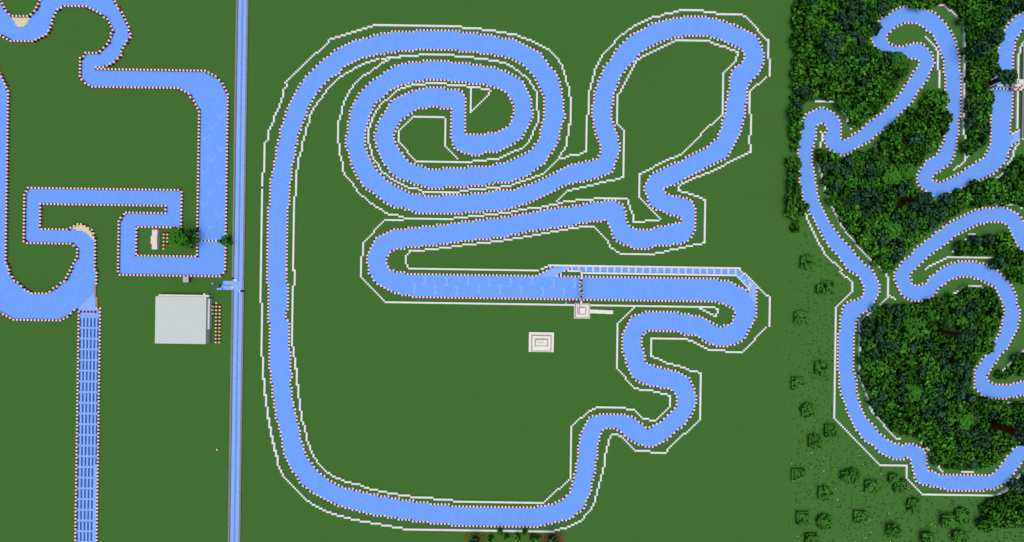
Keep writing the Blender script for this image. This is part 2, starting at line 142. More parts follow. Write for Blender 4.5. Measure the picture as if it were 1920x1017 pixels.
# white walls: name label, points, height
J1 = (960+360/4, 254+168/4)
WALLS = [
 ('white wall rounding the outer spiral edge and down the long left side', L((960,254,[(360,168),(375,130),(395,100),(405,60),(415,20)]),
  (960,0,[(428,1000),(430,940),(445,930),(448,740),(435,720),(435,650),(422,640),(410,580),(395,540),(375,485),(320,420),(280,385),(230,355),(180,328),(130,305),(80,290),(20,262),(0,260)]),
  (480,0,[(1900,262),(1860,248),(1800,245),(1785,233),(1700,232),(1680,217),(1550,215),(1530,202),(1340,198),(1080,193),(890,190),(860,203),(820,217),(780,230),(740,243),(690,257),(650,270),(610,282),(560,295),(530,330),(400,445),(300,545),(225,615),(225,645),(210,680),(198,720),(185,760),(170,800),(155,840),(140,880),(127,920),(112,960),(98,1000)]),
  (480,254,[(85,30),(70,60),(58,80),(50,490),(45,900),(42,1010)]),
  (480,508,[(40,100),(37,400),(35,640),(48,645),(48,810),(60,815),(60,930),(72,935),(72,1010)]))),
 ('white wall along the outside of the bottom left sweep and the bottom straight', L((480,762,[(85,10),(85,90),(97,95),(97,155),(110,160),(112,220),(120,225),(120,280),(132,285),(135,330),(148,335),(148,370),(160,375),(165,440),(190,490),(220,535),(265,590),(310,635),(355,685),(410,728),(460,755),(510,782),(580,805),(640,825),(690,838),(750,850),(820,867),(890,880),(980,893),(1070,908),(1130,922),(1200,928),(1550,932),(1910,938)]),
  (960,762,[(0,938),(310,938),(330,925),(390,915),(440,900),(480,880),(520,860),(560,815),(580,790),(605,740),(625,690),(645,640),(655,590),(668,540),(682,480),(692,420),(700,370),(712,320),(725,270),(740,220),(760,205),(790,205),(830,235),(915,325)]))),
 ('squared white wall on the right of the lower right S bends', L((960,762,[(925,340),(1155,345),(1170,325),(1410,95),(1408,0)]),
  (960,508,[(1410,1010),(1410,770),(1380,760),(1330,748),(1280,730),(1230,712),(1180,697),(1130,680),(1080,660),(1045,645),(1048,510),(1310,510),(1340,525),(1400,558),(1480,600),(1730,607),(1910,430)]))),
 ('white wall round the right hairpin and above the striped pit lane', L((1440,508,[(8,410),(8,205)]),(960,508,[(1910,190),(1870,150),(1820,85),(1760,30),(1724,4)]),
  (960,254,[(1716,999),(1500,995),(1200,990),(800,985),(270,978),(245,990),(220,1003)]))),
 ('white wall enclosing the long thin grass wedge above the main straight', L((960,254,[(200,1010),(0,1010)]),
  (480,254,[(1905,1008),(1600,1005),(1150,1000),(1140,970),(1125,940),(1130,910),(1150,880),(1155,870),(1260,870),(1280,858),(1370,857),(1385,845),(1460,845),(1480,833),(1545,833),(1560,822),(1650,822),(1670,810),(1760,810),(1775,798),(1850,798),(1870,787),(1915,787)]),
  (960,254,[(0,785),(15,773),(75,773),(90,762),(140,762),(160,750),(210,749),(230,738),(280,737),(300,725),(345,725),(360,713),(420,712),(440,700),(500,700),(520,688),(620,690)]))),
 ('white wall outside the middle right zigzag, from the dip to the spike', L((960,254,[(630,700),(710,785),(730,830),(770,865),(810,890),(1070,897),(1090,885),(1130,882),(1150,872),(1180,870),(1200,858),(1240,857),(1260,846),(1290,845),(1310,833),(1345,832),(1365,820),(1400,818),(1440,800),(1445,480),(1410,472),(1380,460),(1340,448),(1290,430),(1250,415),(1248,382),(1270,370),(1320,350),(1400,315),(1500,268),(1600,215),(1700,165),(1785,130),(1785,0)]),
  (960,0,[(1788,1010),(1790,690),(1910,580)]))),
 ('white wall round the outside of the tall top right loop', L((1440,0,[(8,570),(8,310),(0,300)]),(960,0,[(1910,300),(1780,155),(1730,105),(1550,100),(1500,88),(1380,82),(1260,80),(1240,93),(1180,95),(1160,107),(1120,108),(1100,120),(1060,130),(1010,150),(950,175),(900,200),(860,235),(800,285),(740,345),(690,405),(650,470),(625,540),(605,600),(592,650),(580,690),(570,740),(562,1000)]),
  (960,254,[(562,0),(562,128),(520,133),(500,143),(440,153),(400,167),(370,168)]))),
 ('white wall inside the long left side and bottom straight, facing the big lawn', L((480,0,[(920,446),(880,457),(840,470),(800,485),(730,520),(680,550),(610,600),(540,670),(480,745),(430,810),(405,880),(395,920),(380,965),(368,1000)]),
  (480,254,[(358,30),(345,60),(340,120),(325,140),(322,200),(310,215),(308,300),(295,310),(290,600),(285,900),(282,1010)]),
  (480,508,[(285,0),(278,240),(273,560),(288,570),(288,730),(300,740),(300,850),(312,860),(312,950),(325,960),(325,1000)]),
  (480,762,[(325,0),(335,70),(345,90),(350,130),(362,150),(365,185),(375,200),(375,240),(385,260),(400,310),(420,350),(440,385),(475,430),(510,475),(560,510),(620,545),(680,570),(760,590),(830,610),(880,625),(950,640),(1030,655),(1110,667),(1200,683),(1320,690),(1340,700),(1470,705),(1490,716),(1905,722)]),
  (960,762,[(0,722),(240,728)]))),
 ('white wall on the lawn side of the lower right S bends', L((960,762,[(250,715),(440,540),(448,155),(580,30),(620,15),(650,8),(850,8),(870,20),(915,30),(980,100),(1080,102),(1185,5)]),
  (960,508,[(1185,1010),(1185,935),(1140,920),(1085,915),(1035,902),(985,890),(925,875),(790,735),(795,390),(912,280)]))),
 ('white wall along the lower side of the main straight, round its left hairpin', L((960,508,[(1515,272),(1300,268),(900,265),(600,260),(460,257),(0,250)]),
  (480,508,[(1900,250),(1500,244),(1200,240),(970,235),(790,50),(790,0)]),(480,254,[(790,1000),(797,810),(960,645),(970,640),(1105,640)]))),
 ('short white wall hook inside the right hairpin, ending in a triangle', L((960,508,[(1525,280),(1545,292),(1548,305),(1530,340),(1490,325),(1440,300),(1405,283)]))),
 ('white wall curving round the left of the spiral and below it to the middle', L((480,0,[(1000,440),(970,460),(930,480),(860,540),(800,580),(760,620),(720,670),(690,710),(665,770),(645,830),(635,890),(620,920),(618,1010)]),
  (480,254,[(620,0),(620,115),(632,130),(635,180),(645,215),(655,250),(670,295),(710,355),(770,430),(830,490),(890,530),(950,573),(1000,590),(1050,602),(1100,615),(1115,628),(1480,634),(1500,622),(1590,620),(1610,610),(1700,609),(1720,598),(1810,597),(1830,585),(1900,584)]),
  (960,254,[(0,575),(40,575),(60,562),(110,562),(130,550),(200,548),(250,538),(310,517)]))),
 ('white wall from the middle zigzag pocket up into the tall top right loop', L((960,254,[(325,514),(380,512),(400,500),(465,500),(480,487),(560,487),(575,478),(650,478),(665,466),(860,468),(875,500),(890,560),(905,600),(912,655),(990,655),(1010,643),(1100,645),(1112,632),(965,475),(958,460),(958,290),(1000,270),(1060,240),(1120,205),(1200,165),(1270,140),(1410,5)]),
  (960,0,[(1415,1005),(1570,870),(1580,850),(1582,545),(1685,455),(1688,385),(1640,375),(1590,350),(1520,330),(1480,310),(1225,305),(1190,330),(1120,358),(1050,395),(980,425),(930,465),(905,520),(880,570),(850,630),(820,680),(795,715),(790,925),(845,975),(845,1010)]),
  (960,254,[(840,0),(838,320),(800,322),(740,335),(680,350),(630,360),(580,372),(530,385),(480,398),(420,408),(335,497)]))),
 ('white wall between the two outer turns of the spiral, ending in a lawn pen', L((480,0,[(940,447),(1010,435),(1075,432),(1085,420),(1215,422),(1225,408),(1485,412),(1500,427),(1630,430),(1640,442),(1740,445),(1760,458),(1815,460),(1830,472),(1870,475),(1900,490)]),
  (960,0,[(0,498),(60,535),(110,575),(150,630),(170,670),(182,690),(192,740),(192,920),(180,930),(175,970),(160,1000)]),
  (960,254,[(140,20),(115,55),(70,95),(0,130)]),
  (480,254,[(1900,145),(1830,160),(1800,172),(1740,173),(1720,185),(1630,187),(1610,197),(1200,190),(1080,65),(1072,50),(1072,0)]),
  (480,0,[(1072,980),(1110,945),(1175,878),(1410,878),(1420,890),(1420,1010)]),(480,254,[(1418,0),(1418,80),(1515,178)]))),
 ('white wall between the inner turns of the spiral, ending in a triangular pennant', L((960,254,[(352,176),(300,230),(240,272),(190,298),(130,325),(80,345),(0,362)]),
  (480,254,[(1900,375),(1870,385),(1790,387),(1770,398),(1680,400),(1660,410),(1530,410),(1510,422),(1255,418),(1240,405),(1185,403),(1160,390),(1120,378),(1060,355),(1000,320),(950,270),(915,225),(885,175),(865,125),(855,70),(848,50),(848,0)]),
  (480,0,[(848,970),(860,940),(875,890),(900,835),(940,780),(990,735),(1050,692),(1100,665),(1140,652),(1190,640),(1260,635),(1280,623),(1430,625),(1440,638),(1575,640),(1590,655),(1680,657),(1690,668),(1745,672),(1758,690),(1750,705),(1608,840),(1608,664)]))),
 ('white wall along the lower side of the striped pit lane', L((960,480,[]),)+[(1067,508.5),(1089,509.5),(1092,513),(1117,513.6),(1200,514.8),(1330,516.3),(1380,517.3),(1402,541),(1404,544)]),
]
FWALLS = [
 ('white wall line along the top edge of the forest hairpin', L((1440,0,[(1030,30),(1095,28),(1240,28),(1325,35),(1400,100),(1465,170)]))),
 ('tall straight white wall down the right of the upper forest lane', L((1440,0,[(1485,200),(1480,1010)]),(1440,254,[(1475,0),(1475,190),(1400,255)]))),
 ('short slanting white wall spur in the grass of the upper forest hairpin', L((1440,254,[(1485,180),(1525,145)]))),
 ('white wall between the two lanes of the upper forest hairpin', L((1440,0,[(1180,280),(1265,355),(1280,400),(1282,660)]))),
 ('white wall stepping round the small left forest loop', L((1440,0,[(355,765),(500,765),(600,870),(600,940),(630,968)]))),
 ('short upright white wall in the grass finger of the small forest loop', L((1440,0,[(398,985)]),(1440,254,[(402,0),(400,90)]))),
 ('white wall on the forest side of the long left forest lane', L((1440,254,[(377,195),(400,310),(440,440),(480,520),(550,680),(710,860),(770,925),(860,1010)]),(1440,508,[(890,25),(900,60),(903,195),(845,255),(700,385),(692,520),(690,790),(720,850),(750,960),(770,1010)]),(1440,762,[(780,40),(970,240),(995,243)]))),
 ('short white wall spur leaving the Y shaped wall junction by the forest', L((1440,508,[(915,180),(955,215)]))),
 ('white wall on the meadow side of the long left forest lane', L((1440,254,[(275,580),(310,650),(350,740),(390,830),(420,885),(550,1010)]),(1440,508,[(540,0),(635,90),(635,160),(515,270),(503,1010)]),(1440,762,[(500,95),(835,440),(1040,450),(1040,540),(1165,665),(1715,675)]))),
 ('stepped white wall climbing the right bank of the bottom right forest bend', L((1440,762,[(1725,665),(1775,640),(1910,505),(2000,420)]))),
 ('bent white wall in the grass wedge of the middle forest switchback', L((1440,254,[(1190,1005),(1240,965),(1330,930),(1350,915),(1490,918),(1720,925)]))),
 ('short slanting white wall at the mouth of the middle forest wood', L((1440,254,[(1390,875),(1480,785)]))),
 ('small white wall stub lying between two middle forest lanes', L((1440,254,[(1510,745),(1552,745)]))),
 ('white wall above the right of the middle forest switchback', L((1440,254,[(1700,516),(1875,518),(1905,550)]))),
 ('white wall arching over the top of the round lower wood', L((1440,508,[(1390,170),(1440,150),(1495,118),(1600,118),(1650,175)]))),
 ('short stepped white wall on the upper left rim of the round lower wood', L((1440,508,[(1225,255),(1310,210)]))),
 ('short level white wall below the left bend of the lower forest lane', L((1440,508,[(1025,283),(1100,284)]))),
 ('slanting white wall beside the small wood at the right edge', L((1440,508,[(1920,596),(1720,785)]))),
 ('level white wall under the last bend at the right edge', L((1440,508,[(1600,988),(1915,997)]))),
 ('short stepped white wall at the inner corner of the bottom kink', L((1440,762,[(1155,275),(1200,325)]))),
 ('white wall on the forest side just right of the bottom kink', L((1440,762,[(1230,350),(1240,415),(1305,485)]))),
 ('small white wall stub above the bottom forest straight', L((1440,762,[(1460,488),(1535,487)]))),
 ('short stepped white wall under the diagonal upper forest lane', L((1440,254,[(805,92),(850,48)]))),
 ('short white wall under the lower arm of the upper right switchback', L((1440,254,[(1385,490),(1445,465)]))),
 ('white wall following the outer edge of the far right lane bend', L((1440,254,[(1905,25),(1850,95),(1830,180),(1795,215),(1790,260),(1745,305),(1670,350)]))),
 ('white wall on the left side of the far right pit lane', L((1440,0,[(1990,240),(1925,320),(1895,370),(1880,450),(1878,700),(1875,960)]))),
]
GREYWALL = [(1927,40),(1921,100),(1920,180),(1919,257)]
# ---------------------------------------------------------------- materials
EXPO = 1.0     # brightness of a flat diffuse white under the lights below
def lin(c):
    c = c/255.0
    return c/12.92 if c <= 0.04045 else ((c+0.055)/1.055)**2.4
def rgb(r, g, b, k=1.0):
    return tuple(min(0.95, lin(v)*k/EXPO) for v in (r, g, b)) + (1.0,)
MATS = {}
def mat(name, stops, texel=1.0, clump=None, per_object=False, rough=0.9, big=None, const=True):
    """block material: one random pick from a ramp of colours for every texel of the block grid"""
    if name in MATS: return MATS[name]
    m = bpy.data.materials.new(name); m.use_nodes = True
    nt = m.node_tree; N = nt.nodes; K = nt.links
    b = N['Principled BSDF']; b.inputs['Roughness'].default_value = rough
    b.inputs['Specular IOR Level'].default_value = 0.0
    if len(stops) == 1:
        b.inputs['Base Color'].default_value = stops[0][1]
        MATS[name] = m; return m
    tc = N.new('ShaderNodeTexCoord'); ge = N.new('ShaderNodeNewGeometry')
    tr = N.new('ShaderNodeVectorTransform'); tr.vector_type = 'NORMAL'; tr.convert_from = 'WORLD'; tr.convert_to = 'OBJECT'
    K.new(ge.outputs['Normal'], tr.inputs[0])
    sc = N.new('ShaderNodeVectorMath'); sc.operation = 'SCALE'; sc.inputs['Scale'].default_value = -0.05
    K.new(tr.outputs[0], sc.inputs[0])
    ad = N.new('ShaderNodeVectorMath'); ad.operation = 'ADD'
    K.new(tc.outputs['Object'], ad.inputs[0]); K.new(sc.outputs[0], ad.inputs[1])
    mu = N.new('ShaderNodeVectorMath'); mu.operation = 'SCALE'; mu.inputs['Scale'].default_value = texel
    K.new(ad.outputs[0], mu.inputs[0])
    last = mu
    fl = N.new('ShaderNodeVectorMath'); fl.operation = 'FLOOR'; K.new(last.outputs[0], fl.inputs[0])
    src = fl
    wn = N.new('ShaderNodeTexWhiteNoise')
    if per_object:
        wn.noise_dimensions = '4D'
        oi = N.new('ShaderNodeObjectInfo')
        m1 = N.new('ShaderNodeMath'); m1.operation = 'MULTIPLY'; m1.inputs[1].default_value = 311.0
        K.new(oi.outputs['Random'], m1.inputs[0]); K.new(m1.outputs[0], wn.inputs['W'])
    else: wn.noise_dimensions = '3D'
    K.new(src.outputs[0], wn.inputs['Vector'])
    ra = N.new('ShaderNodeValToRGB'); ra.color_ramp.interpolation = 'CONSTANT' if const else 'LINEAR'
    e = ra.color_ramp.elements
    e[0].position = stops[0][0]; e[0].color = stops[0][1]
    e[1].position = stops[1][0]; e[1].color = stops[1][1]
    for p, c in stops[2:]:
        x = e.new(p); x.color = c
    K.new(wn.outputs['Value'], ra.inputs[0])
    out = ra.outputs['Color']
    if big:                                         # slow drift of tone over the land
        ns = N.new('ShaderNodeTexNoise'); ns.inputs['Scale'].default_value = big[0]; ns.inputs['Detail'].default_value = 3
        K.new(tc.outputs['Object'], ns.inputs['Vector'])
        mr = N.new('ShaderNodeMapRange'); mr.inputs[1].default_value = .3; mr.inputs[2].default_value = .7
        mr.inputs[3].default_value = 1-big[1]; mr.inputs[4].default_value = 1+big[1]
        K.new(ns.outputs['Fac'], mr.inputs[0])
        mx = N.new('ShaderNodeVectorMath'); mx.operation = 'SCALE'
        K.new(out, mx.inputs[0]); K.new(mr.outputs[0], mx.inputs['Scale']); out = mx.outputs[0]
    if clump:                                       # patches a few blocks wide: crown light and shade put into the leaf colour
        f2 = N.new('ShaderNodeVectorMath'); f2.operation = 'FLOOR'; K.new(ad.outputs[0], f2.inputs[0])
        ns = N.new('ShaderNodeTexNoise'); ns.noise_dimensions = '4D'; ns.inputs['Scale'].default_value = clump[0]; ns.inputs['Detail'].default_value = 1
        K.new(f2.outputs[0], ns.inputs['Vector']); K.new(m1.outputs[0], ns.inputs['W'])
        mr = N.new('ShaderNodeMapRange'); mr.inputs[1].default_value = .35; mr.inputs[2].default_value = .65
        mr.inputs[3].default_value = 1-clump[1]; mr.inputs[4].default_value = 1+clump[1]
        K.new(ns.outputs['Fac'], mr.inputs[0])
        mx = N.new('ShaderNodeVectorMath'); mx.operation = 'SCALE'
        K.new(out, mx.inputs[0]); K.new(mr.outputs[0], mx.inputs['Scale']); out = mx.outputs[0]
    if per_object:
        m2 = N.new('ShaderNodeMapRange'); m2.inputs[3].default_value = .86; m2.inputs[4].default_value = 1.14
        K.new(oi.outputs['Random'], m2.inputs[0])
        mx = N.new('ShaderNodeVectorMath'); mx.operation = 'SCALE'
        K.new(out, mx.inputs[0]); K.new(m2.outputs[0], mx.inputs['Scale']); out = mx.outputs[0]
    K.new(out, b.inputs['Base Color'])
    MATS[name] = m
    return m
def vary(r, g, b, d):
    return [(0, rgb(r, g, b, 1-d)), (1, rgb(r, g, b, 1+d))]
M_ICE = mat('blue_ice', vary(115, 163, 254, .05), 1.0, const=False)
M_PACK = mat('packed_ice', vary(141, 178, 255, .06), 1.0, const=False)
M_MARK = mat('pale_ice_marking', vary(134, 178, 252, .05), 1.0, const=False)
M_WHITE = mat('white_block', vary(228, 229, 220, .05), 1.0, const=False)
M_OFF = mat('off_white_block', vary(238, 231, 223, .04), 1.0, const=False)
M_TIER_SHADE = mat('tier_shade', vary(184, 173, 165, .05), 1.0, const=False)  # grey painted in for the shade at the tier feet
M_PALE = mat('cream_block', vary(232, 217, 211, .06), 1.0, const=False)
M_RED = mat('dark_red_block', vary(112, 25, 31, .22), 1.0, const=False)
M_ROOF = mat('pale_grey_concrete', vary(204, 209, 205, .006), 1.0, const=False)
M_GREY = mat('grey_stone', vary(132, 132, 128, .12), 2.0, const=False)
M_LGREY = mat('light_grey_stone', vary(186, 184, 184, .06), 2.0, const=False)
M_DARK = mat('black_block', vary(30, 30, 38, .2), 1.0, const=False)
M_SLIT = mat('dark_slit', vary(96, 84, 84, .1), 1.0, const=False)
M_NAVY = mat('navy_block', vary(22, 34, 92, .2), 1.0, const=False)
M_PLANK = mat('oak_planks', vary(168, 138, 90, .1), 2.0, const=False)
M_SAND = mat('sand', vary(224, 212, 165, .05), 1.0, const=False)
M_BASIN = mat('dark_basin_water', vary(66, 104, 166, .16), 1.0, const=False)
M_CSTRIP = mat('canal_strip', vary(112, 148, 205, .06), 1.0, const=False)
M_CREAM = mat('sandy_cream_block', vary(226, 206, 168, .08), 1.0, const=False)
M_RUST = mat('rust_red_block', vary(116, 44, 28, .2), 1.0, const=False)
M_BROWN = mat('brown_beam', vary(168, 132, 122, .12), 1.0, const=False)
M_DIRT = mat('dirt', vary(112, 80, 48, .18), 1.0, const=False)
M_PODZ = mat('podzol', vary(94, 92, 40, .35), 1.0, const=False)
M_OAK = mat('oak_leaves', [(0, rgb(20, 46, 12)), (.16, rgb(40, 83, 21)), (.42, rgb(53, 104, 29)), (.72, rgb(63, 120, 39)), (.92, rgb(84, 140, 58))], 1.0, (.33, .26), per_object=True)
M_DOAK = mat('dark_oak_leaves', [(0, rgb(18, 42, 12)), (.2, rgb(37, 71, 20)), (.5, rgb(48, 91, 28)), (.85, rgb(60, 105, 38))], 1.0, (.33, .26), per_object=True)
M_DOME = mat('smooth_oak_leaves', [(0, rgb(28, 66, 16)), (.05, rgb(54, 108, 32)), (.5, rgb(58, 114, 34)), (.9, rgb(64, 122, 38))], 1.0, (.25, .1), per_object=True)
M_PLAINS = mat('meadow_oak_leaves', [(0, rgb(26, 64, 18)), (.15, rgb(50, 98, 34)), (.3, rgb(60, 110, 42)), (.75, rgb(66, 115, 45)), (.94, rgb(70, 122, 48))], 1.0, (.3, .14), per_object=True)
M_SPR = mat('spruce_leaves', [(0, rgb(22, 43, 25)), (.22, rgb(38, 66, 43)), (.5, rgb(47, 80, 53)), (.85, rgb(58, 93, 65))], 1.0, (.33, .28), per_object=True)
M_BAR = mat('frosted_bar', vary(194, 208, 236, .05), 1.0, const=False)
M_PIT = mat('shaded_pit_ice', vary(124, 162, 242, .07), 1.0, const=False)  # packed ice with the shade between the pit walls put into its colour
M_FAINT = mat('faint_ice_marking', vary(127, 172, 253, .05), 1.0, const=False)
M_TRUNK = mat('dark_oak_log', vary(84, 42, 27, .25), 2.0, const=False)
M_OLOG = mat('oak_log', vary(98, 78, 48, .25), 2.0, const=False)
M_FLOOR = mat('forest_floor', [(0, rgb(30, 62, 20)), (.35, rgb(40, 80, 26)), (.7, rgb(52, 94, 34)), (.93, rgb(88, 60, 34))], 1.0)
M_TUFT = mat('short_grass', vary(70, 118, 53, .1), 1.0, const=False)
M_FLOWER = mat('flower', [(0, rgb(225, 218, 130)), (.6, rgb(215, 220, 205)), (.9, rgb(190, 60, 50))], .37)
M_STALK = mat('vine_stalk', vary(40, 88, 24, .35), 1.0, const=False)
# grass: biome tint drifts from deep green in the flat land to a fresher green under forest and meadow
def grass_material():
    m = mat('grass', vary(69, 111, 50, .025), 1.0, const=False, big=(.03, .03))
    nt = m.node_tree; N = nt.nodes; K = nt.links
    b = N['Principled BSDF']; src = b.inputs['Base Color'].links[0].from_socket
    tc = N.new('ShaderNodeTexCoord'); sx = N.new('ShaderNodeSeparateXYZ'); K.new(tc.outputs['Object'], sx.inputs[0])
    mr = N.new('ShaderNodeMapRange'); mr.inputs[1].default_value = 146; mr.inputs[2].default_value = 166
    K.new(sx.outputs['X'], mr.inputs[0])
    mx = N.new('ShaderNodeMix'); mx.data_type = 'RGBA'; mx.blend_type = 'MULTIPLY'
    mx.inputs[7].default_value = (1.04, 1.09, 1.12, 1)
    K.new(mr.outputs[0], mx.inputs[0]); K.new(src, mx.inputs[6]); K.new(mx.outputs[2], b.inputs['Base Color'])
    return m
M_GRASS = grass_material()
# ---------------------------------------------------------------- mesh helpers
COL = bpy.context.scene.collection
class MB:
    def __init__(s): s.v = []; s.f = []; s.m = []; s.mats = []
    def mi(s, m):
        if m not in s.mats: s.mats.append(m)
        return s.mats.index(m)
    def quad(s, a, b, c, d, m):
        n = len(s.v); s.v += [a, b, c, d]; s.f.append((n, n+1, n+2, n+3)); s.m.append(s.mi(m))
    def box(s, x0, y0, z0, x1, y1, z1, m, bottom=False):
        q = s.quad
        q((x0,y0,z1),(x1,y0,z1),(x1,y1,z1),(x0,y1,z1),m)
        q((x0,y0,z0),(x1,y0,z0),(x1,y0,z1),(x0,y0,z1),m)
        q((x1,y0,z0),(x1,y1,z0),(x1,y1,z1),(x1,y0,z1),m)
        q((x1,y1,z0),(x0,y1,z0),(x0,y1,z1),(x1,y1,z1),m)
        q((x0,y1,z0),(x0,y0,z0),(x0,y0,z1),(x0,y1,z1),m)
        if bottom: q((x0,y1,z0),(x1,y1,z0),(x1,y0,z0),(x0,y0,z0),m)
    def cells(s, d, h, z0=0.0):
        """d: {(i,j): material} columns of one height; inner faces left out"""
        for (i, j), m in d.items():
            s.quad((i,j,h),(i+1,j,h),(i+1,j+1,h),(i,j+1,h),m)
            if (i,j-1) not in d: s.quad((i,j,z0),(i+1,j,z0),(i+1,j,h),(i,j,h),m)
            if (i+1,j) not in d: s.quad((i+1,j,z0),(i+1,j+1,z0),(i+1,j+1,h),(i+1,j,h),m)
            if (i,j+1) not in d: s.quad((i+1,j+1,z0),(i,j+1,z0),(i,j+1,h),(i+1,j+1,h),m)
            if (i-1,j) not in d: s.quad((i,j+1,z0),(i,j,z0),(i,j,h),(i,j+1,h),m)
    def sheet(s, d, z):
        """flat sheet: {(i,j): material}, merged along rows"""
        rows = {}
        for (i, j), m in d.items(): rows.setdefault(j, []).append((i, m))
        for j, r in rows.items():
            r.sort(key=lambda t: t[0]); k = 0
            while k < len(r):
                e = k
                while e+1 < len(r) and r[e+1][0] == r[e][0]+1 and r[e+1][1] is r[k][1]: e += 1
                x0, x1 = r[k][0], r[e][0]+1
                s.quad((x0,j,z),(x1,j,z),(x1,j+1,z),(x0,j+1,z), r[k][1]); k = e+1
    def voxels(s, d):
        for (i, j, k), m in d.items():
            if (i,j,k+1) not in d: s.quad((i,j,k+1),(i+1,j,k+1),(i+1,j+1,k+1),(i,j+1,k+1),m)
            if (i,j,k-1) not in d: s.quad((i,j+1,k),(i+1,j+1,k),(i+1,j,k),(i,j,k),m)
            if (i,j-1,k) not in d: s.quad((i,j,k),(i+1,j,k),(i+1,j,k+1),(i,j,k+1),m)
            if (i+1,j,k) not in d: s.quad((i+1,j,k),(i+1,j+1,k),(i+1,j+1,k+1),(i+1,j,k+1),m)
            if (i,j+1,k) not in d: s.quad((i+1,j+1,k),(i,j+1,k),(i,j+1,k+1),(i+1,j+1,k+1),m)
            if (i-1,j,k) not in d: s.quad((i,j+1,k),(i,j,k),(i,j,k+1),(i,j+1,k+1),m)
    def mesh(s, name):
        me = bpy.data.meshes.new(name); me.from_pydata(s.v, [], s.f)
        for m in s.mats: me.materials.append(m)
        me.polygons.foreach_set('material_index', s.m); me.update()
        return me
    def build(s, name, parent=None):
        o = bpy.data.objects.new(name, s.mesh(name)); COL.objects.link(o)
        if parent: o.parent = parent
        return o
def tag(o, label=None, cat=None, group=None, kind=None):
    if label: o['label'] = label
    if cat: o['category'] = cat
    if group: o['group'] = group
    if kind: o['kind'] = kind
    return o
def thing(name, label, cat, loc=(0,0,0), group=None):
    o = bpy.data.objects.new(name, None); COL.objects.link(o); o.location = loc
    o.empty_display_size = .5
    return tag(o, label, cat, group)
def recenter(o):
    """origin to the foot of the thing"""
    me = o.data; n = len(me.vertices)
    xs = [v.co.x for v in me.vertices]; ys = [v.co.y for v in me.vertices]
    cx, cy = math.floor((min(xs)+max(xs))/2), math.floor((min(ys)+max(ys))/2)
    for v in me.vertices: v.co.x -= cx; v.co.y -= cy
    o.location = (cx, cy, 0)
    return o
# ---------------------------------------------------------------- kerbs
taken = set()
kerb_all = set()
def kerb(pts, label, h, z=None, closed=False, name='kerb', mats=(M_PALE, M_RED)):
    d = {}
    for n, c in enumerate(cells_of(pts, h if z is None else z, closed, 10 if h > .5 else 0)):
        kerb_all.add(c)
        if c not in taken and c not in d: d[c] = mats[n % len(mats)]
    taken.update(d)
    mb = MB(); mb.cells(d, h)
    o = recenter(mb.build(name)); tag(o, label, 'kerb', kind='thing')
    return o
G1 = 2.0; FL = 0.10
kerb(K1, 'raised red and white kerb dipping round the little lawn at the top left corner', G1)
kerb(K2, 'raised red and white kerb winding along the inner side of the left course', G1)
kerb(K3, 'raised red and white kerb on the canal side of the left course', G1)
kerb(K4, 'raised red and white kerb below the wide bottom left bend', G1)
kerb(K5, 'low red and white kerb on the left of the dark barred straight', 1.0)
kerb(K6, 'low red and white kerb on the right of the dark barred straight', 1.0)
kerb(ML, 'flat red and white outer kerb of the central course, hairpin to pit', FL)
kerb(MR, 'flat red and white inner kerb looping the whole central course', FL, closed=True)
kerb(MP, 'flat red and white kerb on the grass strip between pit lane and main straight', FL)
kerb(CA, 'flat red and white outer kerb of the upper forest course', FL)
kerb(CC, 'flat red and white inner kerb of the upper forest course with grass fingers', FL)
kerb(CB, 'flat red and white kerb beside the pit wall at the right edge', FL)
kerb(CD, 'flat red and white outer kerb of the middle forest switchback', FL)
kerb(CE, 'flat red and white inner kerb of the middle forest switchback', FL)
kerb(CF, 'short white kerb closing the foot of the far right pit lane', FL, mats=(M_PALE,))
kerb(PLANK1, 'long tan plank kerb on the right of the pale ice ramp', 1.0, name='plank_kerb', mats=(M_PLANK,))
kerb(PLANK2, 'tan plank kerb nearest the dark barred straight', 1.0, name='plank_kerb', mats=(M_PLANK,))
# red start posts
rp = L((0,508,[(613,306),(639,306),(666,306),(692,306),(719,306)]))
for n, p in enumerate(rp):
    x, y = blk(*p); c = (math.floor(x), math.floor(y))
    mb = MB(); mb.box(-.5,-.5,0,.5,.5,.7,M_RED)
    mb.box(-.3,-.3,.7,.3,.3,.8,M_RED)
    o = mb.build('start_block'); o.location = (c[0]+.5, c[1]+.5, 0.02)
    tag(o, ['first', 'second', 'middle', 'fourth', 'fifth'][n] + ' dark red block from the left above the barred straight', 'block', 'dark red blocks across the ice')
# ---------------------------------------------------------------- walls
wall_cells = set()
def wall(pts, label, h=2.0, name='white_wall', m=M_WHITE):
    d = {}
    for c in cells_of(pts, h, snap=30):
        wall_cells.add(c)
        if c not in taken: d[c] = m
    best = {}; left = dict(d)                       # one unbroken run of blocks per wall
    while left:
        st = [next(iter(left))]; comp = {}
        while st:
            c = st.pop()
            if c in left:
                comp[c] = left.pop(c)
                st += [(c[0]+a, c[1]+b) for a in (-1,0,1) for b in (-1,0,1)]
        if len(comp) > len(best): best = comp
    d = best
    taken.update(d)
    if not d: return
    mb = MB(); mb.cells(d, h)
    return tag(recenter(mb.build(name)), label, 'wall', kind='thing')
for lab, pts in WALLS: wall(pts, lab)
for lab, pts in FWALLS: wall(pts, lab)
wall(GREYWALL, 'grey stone wall on the right side of the far right pit lane', 2.0, 'stone_wall', M_GREY)
